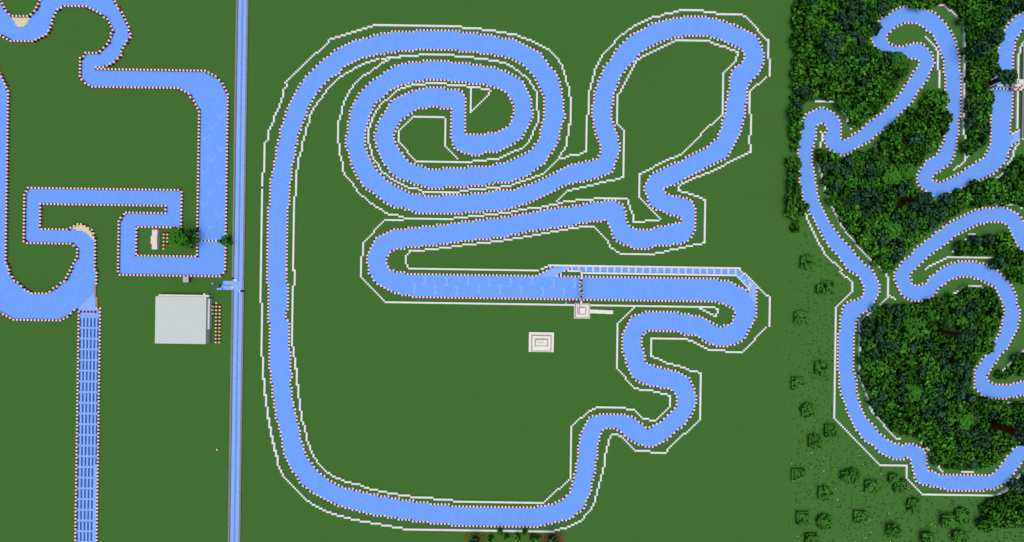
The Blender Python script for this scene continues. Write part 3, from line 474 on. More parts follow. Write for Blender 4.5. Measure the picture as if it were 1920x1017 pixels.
# ---------------------------------------------------------------- ice by flood fill
barrier = kerb_all | wall_cells
def flood(seeds, limit):
    seen = set(); st = [(math.floor(x), math.floor(y)) for x, y in (blk(*p) for p in seeds)]
    while st:
        c = st.pop()
        if c in seen or c in barrier or not limit(c): continue
        seen.add(c); i, j = c
        st += [(i+1,j),(i-1,j),(i,j+1),(i,j-1)]
    return seen
def px_of(c):
    x, y = c[0]+.5, c[1]+.5
    return (960+S*(x*CT+y*SN), 508.5+S*(x*SN-y*CT))
LXR = blk(470,500)[0]
inb = lambda c: XMIN <= c[0] <= XMAX and YMIN <= c[1] <= YMAX
ice_left = flood([(250,147),(30,560),(4,300),(98,9),(165,640)], lambda c: inb(c) and c[0] < LXR)
ice_main = flood([(519,500),(1150,545),(1200,508)], inb)
ice_for = flood([(1586,650),(1760,446),(1883,220),(1750,35),(1900,90),(1915,200)], inb)
print('ICE', len(ice_left), len(ice_main), len(ice_for))
def region(cells, polys, m, d):
    for c in cells:
        p = px_of(c)
        for q in polys:
            if in_poly(p[0], p[1], q): d[c] = m; break
dl = {c: M_ICE for c in ice_left}
region(ice_left, [PACK_A], M_PACK, dl)
grate = [c for c in ice_left if in_poly(*px_of(c), START_A)]
sand = [c for c in ice_left if any(in_poly(*px_of(c), q) for q in SAND)]
for c in grate + sand: del dl[c]
# pale V marks of the left starting grid
for p in L((0,0,[(1660,875),(1595,952)]),(0,254,[(1535,18),(1650,97),(1590,177),(1530,270),(1650,347),(1590,430),(1525,525),(1645,602),(1585,682),(1530,762)])):
    x, y = blk(*p); x = math.floor(x); y = math.floor(y)
    for a, b in ((-2,1),(-1,0),(0,-1),(1,0),(2,1),(-1,-1)):
        if (x+a,y+b) in dl: dl[(x+a,y+b)] = M_FAINT
dm = {c: M_ICE for c in ice_main}
region(ice_main, [PIT], M_PACK, dm)
for p in L((480,508,[(1275,77),(1195,137),(1435,77),(1355,145),(1590,77),(1515,143),(1755,85),(1675,143),(1912,85),(1835,147)]),(960,508,[(150,83),(70,147),(310,90),(230,155),(470,90),(387,155)])):
    x, y = blk(*p); x = math.floor(x); y = math.floor(y)
    for a, b in ((0,-2),(0,-1),(0,0),(0,1),(-1,2),(0,2),(-1,-2)):
        if (x+a,y+b) in dm: dm[(x+a,y+b)] = M_MARK
# white bars of the pit lane
pit_cells = [c for c in ice_main if dm[c] is M_PACK]
bars = {}
for k in range(24):
    px = 1073 + 13.36*k
    if px > 1382: break
    bx = math.floor(blk(px, 508)[0])
    for c in pit_cells:
        if c[0] == bx and px_of(c)[1] < 518.5: bars[c] = M_WHITE
diag = L((1330,480,[]),)+[(1391.5,517.2),(1388,520.5),(1394,514.5),(1401.5,524.5),(1397,528),(1410,532.5),(1407,534.5),(1404.5,537.5)]
for p in diag:
    x, y = blk(*p); c = (math.floor(x), math.floor(y))
    if c in dm: bars[c] = M_WHITE
for c in pit_cells:
    if 1064 < px_of(c)[0] < 1404: dm[c] = M_PIT
for c in bars: dm[c] = M_BAR
# finish lines
def checker(p0, p1):
    return cells_of([p0, p1])
fin = {}
for d_, p0, p1 in ((dl, (374,451.5), (421,452.5)), (dm, (1089,525), (1089.6,561)), (None, (1858,166.5), (1896,165.5))):
    dd = d_ if d_ is not None else {c: 1 for c in ice_for}
    f = {}
    for n, c in enumerate(checker(p0, p1)):
        if c in dd: f[c] = M_WHITE if n % 2 else M_DARK
    fin[id(d_) if d_ is not None else 0] = f
df = {c: M_ICE for c in ice_for}
lane = [(1911,60),(1925,60),(1925,256),(1917,258),(1895,272),(1900,254),(1909,247),(1911,244)]
region(ice_for, [lane], M_PACK, df)
for p in [(1903,39),(1900,67),(1893,72),(1888,103)]:
    x, y = blk(*p); x = math.floor(x); y = math.floor(y)
    for a, b in ((-2,1),(-1,0),(0,-1),(1,0),(2,1)):
        if (x+a,y+b) in df: df[(x+a,y+b)] = M_FAINT
for dd, lab, f in ((dl, 'left', fin[id(dl)]), (dm, 'centre', fin[id(dm)]), (df, 'right', fin[0])):
    for c in f: dd.pop(c, None)
    mb = MB(); mb.sheet(f, 0.02)
    tag(mb.build('finish_line'), None, None, kind='structure')
    mb = MB(); mb.sheet(dd, 0.02)
    tag(mb.build('ice_track'), None, None, kind='structure')
mb = MB(); mb.sheet({c: M_SAND for c in sand}, 0.03); tag(mb.build('sand'), kind='structure')
# dark barred straight: a lattice of packed ice one block above a dark basin
rows = {}
for c in grate: rows.setdefault(c[1], []).append(c[0])
lat = {}; basin = {}
y_first = math.floor(blk(165, 597)[1])
for j, r in rows.items():
    r.sort()
    k = (y_first - j)
    for i in r:
        col = i - r[0]
        cross = (k % 6 == 5) or k < 0
        if cross or (col % 2 == 1) or (px_of((i,j))[1] > 872 and col >= 10): lat[(i,j)] = M_PACK
        else: basin[(i,j)] = M_BASIN
mb = MB(); mb.sheet(basin, 0.03); tag(mb.build('dark_basin_water'), kind='structure')
mb = MB(); mb.cells(lat, 0.7); tag(mb.build('ice_lattice'), kind='structure')
all_ice = ice_left | ice_main | ice_for
# ---------------------------------------------------------------- ground
mb = MB(); mb.quad((-4000,-4000,0),(4000,-4000,0),(4000,4000,0),(-4000,4000,0), M_GRASS)
tag(mb.build('ground'), kind='structure')
# ---------------------------------------------------------------- narrow canal
def rect(x0, y0, x1, y1, z=0.0):
    a = blk(x0, (y0+y1)/2, z)[0]; b = blk(x1, (y0+y1)/2, z)[0]
    c = blk((x0+x1)/2, y1, z)[1]; d = blk((x0+x1)/2, y0, z)[1]
    X0, Y0 = round(a), round(c)
    return X0, Y0, max(X0+1, round(b)), max(Y0+1, round(d))
CX = math.floor(blk(443.0, 50)[0])                 # west kerb column
JY1 = math.floor(blk(430, 528)[1]); JY0 = JY1-4     # five rows of the side arm
JX0 = math.floor(blk(416, 536)[0])
d = {}
for j in range(YMIN-40, YMAX+40):
    for i in range(CX+1, CX+6): d[(i,j)] = M_CSTRIP if i == CX+3 else M_PACK
for j in range(JY0, JY1+1):
    for i in range(JX0 + (1 if j > JY0+2 else 0), CX+6):
        d[(i,j)] = M_PACK
    if j == JY0+2:
        for i in range(JX0, CX): d[(i,j)] = M_CSTRIP
mb = MB(); mb.sheet(d, 0.02); tag(mb.build('ice_canal'), kind='structure')
for side, cx in (('west', CX), ('east', CX+6)):
    c = {(cx,j): M_GREY for j in range(YMIN-40, YMAX+40) if side == 'east' or not (JY0-1 < j < JY1+1)}
    mb = MB(); mb.cells(c, 1.0)
    o = mb.build('canal_kerb')
    tag(o, 'long straight grey stone kerb on the %s side of the narrow ice canal' % side, 'kerb', kind='thing')
def cube(name, label, px, py, m, h=1.0, w=1.0, cap=None, group=None, cat='block', capmat=None):
    x, y = blk(px, py, h)
    x = math.floor(x); y = math.floor(y)
    mb = MB(); mb.box(-.5, -.5, 0, w-.5, .5, h, m)
    if capmat: mb.box(-.4, -.4, h, w-.6, .4, h+.08, capmat)
    o = mb.build(name); o.location = (x+.5, y+.5, 0.03)
    return tag(o, label, cat, group)
cube('ice_block', 'single light blue ice cube lying on grass left of the canal arm', 398.5, 531.5, M_PACK, 2.0, capmat=M_MARK)
cube('ice_block', 'light blue double ice block at the lower left tip of the canal arm', 406.5, 541.5, M_PACK, 2.0, 3.0, capmat=M_MARK)
cube('white_block', 'white block on the canal just above the side arm', 441, 525.5, M_WHITE, 1.0, 2.0, capmat=M_PALE)
cube('white_block', 'white block at the lower root of the canal side arm', 435.5, 540.5, M_WHITE, 1.0, 1.0, capmat=M_PALE)
cube('white_block', 'white block on the canal just below the side arm', 448.5, 546, M_WHITE, 1.0, 1.0, capmat=M_PALE)
cube('navy_block', 'dark navy block on the west kerb above the canal arm', 434.5, 523, M_NAVY, 1.3, 1.0, capmat=M_DARK)
cube('navy_block', 'dark navy block on the east kerb below the canal arm', 452, 546, M_NAVY, 1.3, 2.0, capmat=M_DARK)
cube('navy_block', 'dark green navy step at the left end of the canal arm', 411.5, 536, M_NAVY, 1.0, 1.0, capmat=M_DARK)
# ---------------------------------------------------------------- buildings on the left
def local(r, base): return (r[0]-base[0], r[1]-base[1], r[2]-base[0], r[3]-base[1])
R = rect(290.5, 557.5, 386.3, 644.5, 8)
hall = thing('flat_roofed_hall', 'big pale grey flat roofed hall on the lawn left of the canal', 'building', (R[0], R[1], 0))
W_, D_ = R[2]-R[0], R[3]-R[1]
mb = MB(); mb.box(0, 0, 0, W_, D_, 7, M_ROOF); mb.build('wall', hall)
mb = MB(); mb.box(-.06, -.06, 7.0, W_+.06, D_+.06, 8, M_ROOF); mb.build('roof', hall)
an = MB(); dlen = round(58/S)
an.box(W_+.07, D_-1-dlen, 0, W_+1.0, D_-1, 4.6, M_ROOF); an.box(W_+.07, D_-1-dlen, 4.6, W_+1.05, D_-1, 5.0, M_WHITE)
an.build('side_annex', hall)
lg = MB(); lg.box(1, D_+.07, 0, W_+1, D_+1, 6.2, M_ROOF); lg.box(1, D_+.07, 6.2, W_+1.05, D_+1.05, 6.5, M_WHITE); lg.build('parapet', hall)
ch = MB(); ch.box(W_-2, D_+1.06, 0, W_-1, D_+2, 6.9, M_WHITE); ch.build('chimney', hall)
# winners' podium
R = rect(284, 432.3, 294, 469, 4)
pod = thing('podium', 'white stepped podium with a taller middle, beside the leafy tree', 'podium', (R[0], R[1], 0))
mb = MB(); mb.box(0, 0, 0, 3, 3, 4, M_PALE); mb.build('step', pod)
mb = MB(); mb.box(-.3, 3.01, 0, 3.2, 7.5, 5, M_PALE); mb.build('middle_step', pod)
mb = MB(); mb.box(0, 7.51, 0, 3, 11, 4, M_PALE); mb.build('step', pod)
# grey hut
R = rect(344, 520, 353.5, 530, 5)
hut = thing('stone_hut', 'small grey stone hut with a dark red window under the left course', 'hut', (R[0], R[1], 0))
mb = MB(); mb.box(0, 0, 0, 3, 3, 4.6, M_GREY); mb.build('wall', hut)
mb = MB(); mb.box(-.05, -.05, 4.6, 3.05, 3.05, 5, M_LGREY); mb.build('roof', hut)
mb = MB(); mb.box(3.01, .8, 1.2, 3.08, 2.2, 3.6, M_RED); mb.build('window', hut)
# alternating block rows (low stands)
def block_row(px, py, n, label, group=None, first=0):
    x, y = blk(px, py, 1.0); x = math.floor(x); y = math.floor(y)
    t = thing('block_row', label, 'block row', (x, y, 0))
    me = {}
    for k in (0, 1):
        mb = MB(); m = M_RUST if k else M_CREAM
        mb.box(.04, .04, 0, .96, .96, .9, m); mb.box(.1, .1, .9, .9, .9, 1.0, m); me[k] = mb.mesh('block')
    mb = MB(); mb.box(0, 0, 0, .32, .5, .9, M_DARK); pm = mb.mesh('peg')
    for k in range(n):
        c = (k+first) % 2
        o = bpy.data.objects.new('red_block' if c else 'cream_block', me[c]); COL.objects.link(o); o.parent = t; o.location = (0, -k, 0)
        if c:
            for q in (-.34, 1.02):
                o = bpy.data.objects.new('peg', pm); COL.objects.link(o); o.parent = t; o.location = (q, -k+.25, 0)
block_row(398.3, 571, 7, 'short row of red and cream blocks nearest the pale grey hall', first=1)
block_row(404.8, 570, 23, 'middle row of red and cream blocks beside the pale grey hall', first=0)
block_row(411.5, 571, 22, 'outer row of red and cream blocks, the one nearest the canal', first=1)
block_row(308, 436, 10, 'row of red and cream blocks right beside the white podium', first=1)
block_row(314.5, 436, 7, 'row of red and cream blocks between podium row and leafy tree', first=1)
cube('wooden_post', 'small lone tan topped post on the lawn left of the canal', 406.5, 844.5, M_PLANK, 1.8, capmat=M_PALE, cat='post')
cube('start_sign', 'tiny brown block on the edge of the main straight left of the gantry', 1072, 565.8, M_BROWN, .8, 3.0, capmat=M_RED, cat='block')
cube('pale_block', 'tiny pale teal block beside the wall under the main straight', 1059.5, 568.5, M_LGREY, 1.0, capmat=M_MARK)
# ---------------------------------------------------------------- race control in the middle
def tiers(name, label, cat, specs, slits, extra=None):
    r0 = rect(*specs[0][:4], specs[0][4])
    t = thing(name, label, cat, (r0[0], r0[1], 0)); z = 0
    for n, s in enumerate(specs):
        r = local(rect(*s[:4], s[4]), r0)
        mb = MB(); mb.box(r[0], r[1], z, r[2], r[3], s[4], M_OFF); o = mb.build(['lower_tier', 'middle_tier', 'top_tier'][n], t)
        if n:  # added thin grey ring, stands in for shade where tiers meet
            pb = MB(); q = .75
            pb.box(r[0]-q, r[1]-q, z, r[2]+q, r[1]-.004, z+.2, M_TIER_SHADE); pb.box(r[0]-q, r[3]+.004, z, r[2]+q, r[3]+q, z+.2, M_TIER_SHADE)
            pb.box(r[0]-q, r[1]-.002, z, r[0]-.004, r[3]+.002, z+.2, M_TIER_SHADE); pb.box(r[2]+.004, r[1]-.002, z, r[2]+q, r[3]+.002, z+.2, M_TIER_SHADE)
            pb.build('shade_ring', t)
        z = s[4]
    for s in slits:
        a = blk(s[0], s[1], s[4]); b = blk(s[2], s[3], s[4])
        mb = MB(); mb.box(a[0]-r0[0], b[1]-r0[1], s[4], b[0]-r0[0], a[1]-r0[1], s[4]+.04, M_SLIT); mb.build('slit_window', t)
    if extra:
        r = local(rect(*extra[:4], extra[4]), r0)
        mb = MB(); mb.box(r[0], r[1], 0, r[2], r[3], extra[4], M_OFF); mb.build('doorstep', t)
    return t
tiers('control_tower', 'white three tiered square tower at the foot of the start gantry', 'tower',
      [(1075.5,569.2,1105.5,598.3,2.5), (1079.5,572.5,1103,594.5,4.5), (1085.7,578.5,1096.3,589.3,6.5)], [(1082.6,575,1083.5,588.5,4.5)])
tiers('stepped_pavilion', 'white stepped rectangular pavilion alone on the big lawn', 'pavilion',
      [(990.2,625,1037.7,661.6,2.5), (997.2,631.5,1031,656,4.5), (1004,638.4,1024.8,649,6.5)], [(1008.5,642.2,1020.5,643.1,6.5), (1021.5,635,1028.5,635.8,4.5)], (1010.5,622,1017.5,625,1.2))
R = rect(1107.6, 581.8, 1149.6, 588.6, 1.5)
ramp = thing('stepped_ramp', 'low white stepped ramp sticking out right of the square tower', 'ramp', (R[0], R[1], 0))
for n, (a, b, z) in enumerate(((0, 4.6, 2.0), (4.61, 9, 1.5), (9.01, 13, 1.1))):
    mb = MB(); mb.box(a, 0 - (.15*n), 0, b, 2.1 - (.15*n), z, M_OFF); mb.build('step', ramp)
# start gantry: post, beam with lamps, post
def gantry(label, p0, p1, z, group=None):
    a = blk(*p0); b = blk(*p1)
    ax, ay, bx, by = math.floor(a[0]), math.floor(a[1]), math.floor(b[0]), math.floor(b[1])
    t = thing('start_gantry', label, 'gantry', (ax, ay, 0))
    horiz = abs(bx-ax) > abs(by-ay); n = max(abs(bx-ax), abs(by-ay)); sx = 1 if horiz else 0; sy = 0 if horiz else (-1 if by < ay else 1)
    for k in (0, n):
        mb = MB(); mb.box(sx*k, sy*k, 0, sx*k+1, sy*k+1, z-1, M_WHITE); mb.build('post', t)
    runs = []
    for k in range(0, n+1):
        c = 0 if (k < 4 or k > n-3) else (2 if k % 3 == 1 else 1)
        if runs and runs[-1][0] == c and c != 2: runs[-1][2] = k
        else: runs.append([c, k, k])
    for c, k0, k1 in runs:
        m = (M_WHITE, M_BROWN, M_DARK)[c]; mb = MB()
        ya, yb = (sy*k0, sy*k1+1) if sy >= 0 else (sy*k1, sy*k0+1)
        mb.box(sx*k0, ya, z-1+.002, sx*k1+1, yb, z, m, True)
        if c == 2: mb.box(sx*k0+.2, ya+.2, z-1.3, sx*k0+.8, ya+.8, z-1+.002, m, True)
        mb.build(('beam_end', 'beam', 'lamp')[c], t)
    return t
gantry('start gantry over the main straight between pit wall and square tower', (1089.3, 512), (1090, 571), 10)
gantry('start gantry over the far right lane, its beam reaching a white tower', (1856.5, 167), (1897, 167.5), 10)
R = rect(1908, 148, 1921, 158, 11)
tw = thing('gantry_tower', 'white tower at the right edge holding the far right gantry', 'tower', (R[0], R[1], 0))
mb = MB(); mb.box(0, 0, 0, R[2]-R[0], 3, 10, M_WHITE); mb.build('wall', tw)
mb = MB(); mb.box(.5, .4, 10, R[2]-R[0]+.2, 2.6, 11, M_PALE); mb.build('roof', tw)
R = rect(1898, 160, 1922, 169, 4)
pl = thing('checkered_platform', 'cream and brown patterned platform under the white tower at the right edge', 'platform', (R[0], R[1], 0))
w_, h_ = R[2]-R[0], R[3]-R[1]
mb = MB(); mb.box(0, 0, 3.2, w_, h_, 4.0, M_PALE, True); mb.build('deck', pl)
for i in range(w_):
    for j in range(h_):
        if (i + 2*j) % 3 == 0:
            mb = MB(); mb.box(i+.03, j+.03, 4.0, i+.97, j+.97, 4.3, M_RUST); mb.build('red_block', pl)
for q in (.2, w_-1.2):
    mb = MB(); mb.box(q, .2, 0, q+1, 1.2, 3.2, M_BROWN); mb.build('support', pl)
# ---------------------------------------------------------------- trees
rng = random.Random(11)
def crown_vox(r, layers, seed, kind):
    """leaf blocks of one crown: ragged outline, lumpy top, pits; only the outer shell matters"""
    g = random.Random(seed); d = {}
    mcode = {'oak': M_OAK, 'dark': M_DOAK, 'dome': M_DOME, 'spruce': M_SPR, 'meadow': M_PLAINS}[kind]
    lump = {}
    R_ = int(math.ceil(r))+1
    ph = g.uniform(0, 6.28)
    for i in range(-R_, R_+1):
        for j in range(-R_, R_+1):
            dist = math.hypot(i, j) if kind != 'meadow' else max(abs(i), abs(j))*.93 + .12*min(abs(i), abs(j))
            rr = r*(1 + .13*math.sin(3*math.atan2(j, i)+ph)) if kind != 'meadow' else r
            if dist > rr+.3 or (dist > rr-.6 and g.random() < (.3 if kind != 'meadow' else .1)): continue
            q = lump.setdefault(((i+R_)//2, (j+R_)//2), g.choice((-2, -1, 0, 0, 1)) if kind not in ('meadow', 'dome') else g.choice((-1, 0, 0, 0, 0, 0)))
            t = dist/max(r, .1)
            top = round((layers-1)*(1-.55*t**2.2) + q + (g.choice((-.6, 0, 0, .6)) if kind not in ('meadow', 'dome') else 0))
            if g.random() < (.07 if kind != 'meadow' else .1): top -= 2
            top = max(0, min(layers, top)); lo = max(0, top-3)
            if t > .75: lo = 0 if kind != 'meadow' else max(0, top-2)
            for k in range(lo, top+1): d[(i,j,k)] = mcode
    return d
VAR = {}
def tree_meshes(kind, r, trunk, layers, seed, thick=1):
    key = (kind, r, trunk, layers, seed)
    if key not in VAR:
        mb = MB(); mb.voxels({(i, j, k+trunk): m for (i, j, k), m in crown_vox(r, layers, seed, kind).items()})
        c = mb.mesh('crown')
        tm = M_OLOG if kind == 'meadow' else M_TRUNK
        mb = MB(); mb.box(0, 0, 0, thick, thick, trunk+1, tm)
        if thick > 1:
            for a in (-1, thick): mb.box(a, 0, 0, a+1, 1, 2, tm); 
        VAR[key] = (c, mb.mesh('trunk'))
    return VAR[key]
NAMES = {'oak': 'oak_tree', 'dark': 'dark_oak_tree', 'dome': 'oak_tree', 'spruce': 'spruce_tree', 'meadow': 'meadow_oak'}
def tree(kind, r, trunk, layers, seed, px, py, label, group=None, top=True, thick=1, ground=None):
    zt = trunk + layers
    x, y = blk(px, py, zt if top else 0)
    x, y = math.floor(x), math.floor(y)
    c, t = tree_meshes(kind, r, trunk, layers, seed, thick)
    e = thing(NAMES[kind], label, 'tree', (x, y, 0), group)
    a = bpy.data.objects.new('crown', c); COL.objects.link(a); a.parent = e
    a.rotation_euler = (0, 0, rng.choice((0, 1, 2, 3))*math.pi/2); a.location = (.5, .5, 0)
    # crowns turn about the trunk's centre line, still on the block grid
    a.location = {0: (0,0,0), 1: (1,0,0), 2: (1,1,0), 3: (0,1,0)}[round(a.rotation_euler.z/(math.pi/2)) % 4]
    b = bpy.data.objects.new('trunk', t); COL.objects.link(b); b.parent = e
    return e
FOREST = [
 ('the top left forest', L((1440,0,[(190,-60),(1000,-60),(1000,20),(960,42),(890,80),(855,112),(852,225),(788,262),(782,330),(845,378),(900,380),(950,352),(1020,365),(1085,440),(1095,490),(1060,560),(1000,640),(930,720),(850,810),(740,905),(690,960),(650,970),(615,930),(600,850),(510,750),(350,745),(290,790),(250,870),(252,960),(265,1000),(180,1016)]))),
 ('the thin left forest strip', L((1440,0,[(180,960),(262,990)]),(1440,254,[(240,20),(225,170),(245,260),(240,400),(270,470),(315,520),(300,570),(255,580),(235,740),(165,770),(152,650),(165,400),(172,200),(172,0)]))),
 ('the top right forest', L((1440,0,[(1010,-60),(2100,-60),(2100,60),(1920,80),(1870,95),(1820,150),(1752,240),(1785,270),(1710,350),(1750,380),(1725,470),(1745,520),(1740,560),(1690,620),(1650,650),(1660,690),(1720,710),(1680,850),(1705,900),(1710,1010)]),(1440,254,[(1690,25),(1640,80),(1560,135),(1488,150),(1482,60)]),(1440,0,[(1490,1000),(1482,870),(1478,790),(1500,770),(1500,220),(1470,165),(1400,60),(1340,22),(1240,35),(1100,30),(1020,22)]))),
 ('the big middle wood', L((1440,0,[(1225,645),(1320,655),(1385,710),(1360,790),(1395,830),(1385,900),(1340,1000)]),(1440,254,[(1330,30),(1285,100),(1240,150),(1170,180),(1130,250),(1112,320),(1130,390),(1225,430),(1260,475),(1350,450),(1500,385),(1600,345),(1740,290),(1800,250),(1830,190),(1850,130),(1990,120),(1990,520),(1880,515),(1640,512),(1480,565),(1370,650),(1240,725),(1100,840),(990,930),(950,1000)]),(1440,508,[(935,15),(890,15)]),(1440,254,[(860,1000),(700,850),(610,720),(450,490),(405,250),(385,110),(450,95),(540,150),(620,155),(760,110),(860,40)]),(1440,0,[(890,975),(1000,890),(1050,850),(1180,740),(1180,690)]))),
 ('the small switchback wood', L((1440,254,[(1560,740),(1700,722),(1835,740),(1850,820),(1900,870),(1990,890),(1990,960),(1880,990),(1740,990),(1725,930),(1480,905),(1400,895),(1430,835),(1490,780)]))),
 ('the right edge forest corner', L((1440,508,[(1790,0),(1990,-40),(1990,120),(1915,125),(1845,75),(1800,40)]))),
 ('the round lower wood', L((1440,508,[(960,225),(1020,250),(1150,245),(1230,245),(1380,175),(1520,125),(1610,130),(1690,130),(1755,160),(1770,260),(1800,350),(1745,400),(1725,460),(1690,520),(1700,600),(1620,640),(1560,715),(1540,880),(1600,950),(1610,985),(2100,1000)]),(1440,762,[(2100,100),(1920,280),(1860,300),(1800,360),(1740,430),(1600,490),(1400,490),(1310,480),(1240,405),(1230,330),(1140,255),(1000,235),(960,220),(785,30)]),(1440,508,[(770,960),(715,800),(705,600),(705,400),(830,275)]))),
 ('the wedge wood at right', L((1440,508,[(1990,580),(1860,665),(1725,785),(1750,805),(1990,790)]))),
 ('the bottom right corner wood', L((1440,762,[(1990,430),(1850,590),(1750,680),(1640,740),(1590,860),(1620,930),(1700,945),(1760,925),(2100,950)]))),
]
# forest floor under the crowns
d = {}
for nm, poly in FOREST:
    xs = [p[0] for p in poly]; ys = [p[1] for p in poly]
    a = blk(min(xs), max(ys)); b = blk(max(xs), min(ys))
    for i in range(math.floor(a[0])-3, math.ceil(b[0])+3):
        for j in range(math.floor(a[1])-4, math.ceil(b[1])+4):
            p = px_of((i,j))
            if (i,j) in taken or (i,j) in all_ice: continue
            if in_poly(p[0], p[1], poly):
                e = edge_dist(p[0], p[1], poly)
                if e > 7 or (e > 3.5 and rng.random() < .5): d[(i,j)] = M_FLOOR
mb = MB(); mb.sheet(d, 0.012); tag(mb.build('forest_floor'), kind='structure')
# named trees first
SPECIAL = [
 ('spruce', 4.0, 27, 7, 901, 1899, 142, 'tall dark spruce whose bare red brown trunk leans across the far right lane', 2),
 ('spruce', 4.0, 37, 7, 902, 1822, 631, 'dark spruce with a long bare red brown trunk in the round lower wood', 2),
 ('spruce', 4.0, 39, 7, 903, 1932, 824, 'dark spruce with a long bare trunk at the right edge above the last bend', 3),
 ('spruce', 4.0, 30, 7, 904, 1738, 371, 'dark spruce with a bare red brown trunk below the left hairpin of the upper switchback', 2),
 ('spruce', 4.8, 18, 7, 905, 1845, 82, 'wide dark spruce with a short bare trunk right of the tall straight wall', 2),
 ('spruce', 3.6, 16, 7, 906, 1877, 66, 'dark spruce jutting out over the far right lane at the top', 1),
 ('spruce', 4.6, 18, 6, 907, 1564, 79, 'wide grey green spruce in the middle of the top left forest block', 2),
 ('spruce', 3.4, 19, 6, 915, 1723, 259, 'dark spruce with a short bare trunk near the top of the big middle wood', 2),
 ('spruce', 3.4, 20, 6, 916, 1810, 684, 'dark spruce with a short bare trunk right of centre in the round wood', 2),
 ('dome', 4.8, 8, 7, 908, 1692, 112, 'big smooth bright green oak covering the inner bend of the upper hairpin', 1),
 ('dome', 4.6, 8, 6, 909, 1712, 612, 'brightest smooth green oak crown in the round lower wood', 1),
 ('dome', 4.6, 8, 6, 910, 1714, 738, 'bright smooth green oak crown in the lower middle of the round wood', 1),
 ('dome', 4.6, 8, 6, 911, 1814, 792, 'bright smooth green oak crown near the bottom right of the round wood', 1),
 ('dome', 4.6, 8, 6, 912, 1678, 330, 'bright smooth green oak crown in the heart of the middle wood', 1),
 ('dome', 4.4, 8, 6, 913, 1704, 318, 'bright smooth green oak crown just right of the brightest one in the middle wood', 1),
 ('dome', 4.4, 8, 6, 914, 1678, 433, 'bright square oak crown with dark cracks in the lower middle wood', 1),
]
placed = []
for k, r, tr, ly, sd, px, py, lab, th in SPECIAL:
    tree(k, r, tr, ly, sd, px, py, lab, thick=th); placed.append((px, py, r*S*.8))
for a, b in (((1846,165),(1890,146)), ((1760,622),(1818,631)), ((1858,803),(1925,822)), ((1690,379),(1730,373)), ((1704,263),(1718,260)), ((1536,92),(1552,84)), ((1786,682),(1802,684))):
    for q in range(7): placed.append((a[0]+(b[0]-a[0])*q/6, a[1]+(b[1]-a[1])*q/6, 3.0))       # bare trunks stand clear
ICE_NEAR = {(i//3+a, j//3+b) for (i, j) in ice_for for a in (-1, 0, 1) for b in (-1, 0, 1)}
def near_ice(px, py):
    x, y = blk(px, py); return (math.floor(x)//3, math.floor(y)//3) in ICE_NEAR
OAKV = [(4.1, 4, 5, 1), (3.7, 5, 5, 2), (4.3, 4, 6, 3), (3.4, 3, 5, 4), (3.9, 6, 5, 5), (3.6, 4, 6, 6), (4.2, 5, 6, 7), (3.3, 6, 4, 8)]
SPRV = [(2.9, 5, 7, 21), (3.3, 6, 6, 22), (2.7, 5, 6, 23), (3.1, 4, 7, 24), (3.5, 5, 7, 25)]
SMALL = [(2.5, 3, 4, 41), (2.8, 3, 4, 42), (2.3, 2, 4, 43)]
count = {'oak': 0, 'dark': 0, 'spruce': 0}
for nm, poly in FOREST:
    xs = [p[0] for p in poly]; ys = [p[1] for p in poly]
    cand = []
    for _ in range(int((max(xs)-min(xs))*(max(ys)-min(ys))*.22)):
        cand.append((rng.uniform(min(xs), max(xs)), rng.uniform(max(-14, min(ys)), max(ys))))
    for phase in (0, 1):
        for px, py in cand:
            if px > 1940 or py > 1040 or not in_poly(px, py, poly): continue
            e = edge_dist(px, py, poly)
            dark = (math.sin(px*.043+1.3)*math.sin(py*.05+.4) + math.sin(px*.017-py*.021)) *.55 + rng.uniform(-1.1, 1.1) > .78
            if phase == 0:
                if e < (7.5 if near_ice(px, py) else 11.5): continue
                v = rng.choice(SPRV if dark else OAKV)
            else:
                if e < (4.6 if near_ice(px, py) else 7.5): continue
                v = rng.choice(SMALL); dark = dark and False
            rad = v[0]*S
            if any((px-a)**2+(py-b)**2 < (.80*(rad if phase == 0 else rad+3)+.80*c)**2*.80 for a, b, c in placed): continue
            kind = 'spruce' if dark else ('dark' if rng.random() < .4 else 'oak')
            if count[kind] >= 290: continue
            count[kind] += 1
            edge = e < 15
            if kind != 'spruce':
                lab = (('small bright green leafy tree ' if kind == 'oak' else 'small deep green leafy tree ') if phase else ('bright green oak ' if kind == 'oak' else 'deep green oak ')) + ('at the rim of ' if edge else 'inside ') + nm
            else: lab = 'dark grey green spruce ' + ('at the rim of ' if edge else 'inside ') + nm
            tree(kind, v[0], v[1], v[2], v[3], px, py, lab, group=lab.replace('green oak', 'green oaks').replace('spruce', 'spruces').replace('leafy tree', 'leafy trees'), thick=1 if kind == 'oak' else 1)
            placed.append((px, py, rad))
print('TREES', count, len(placed))
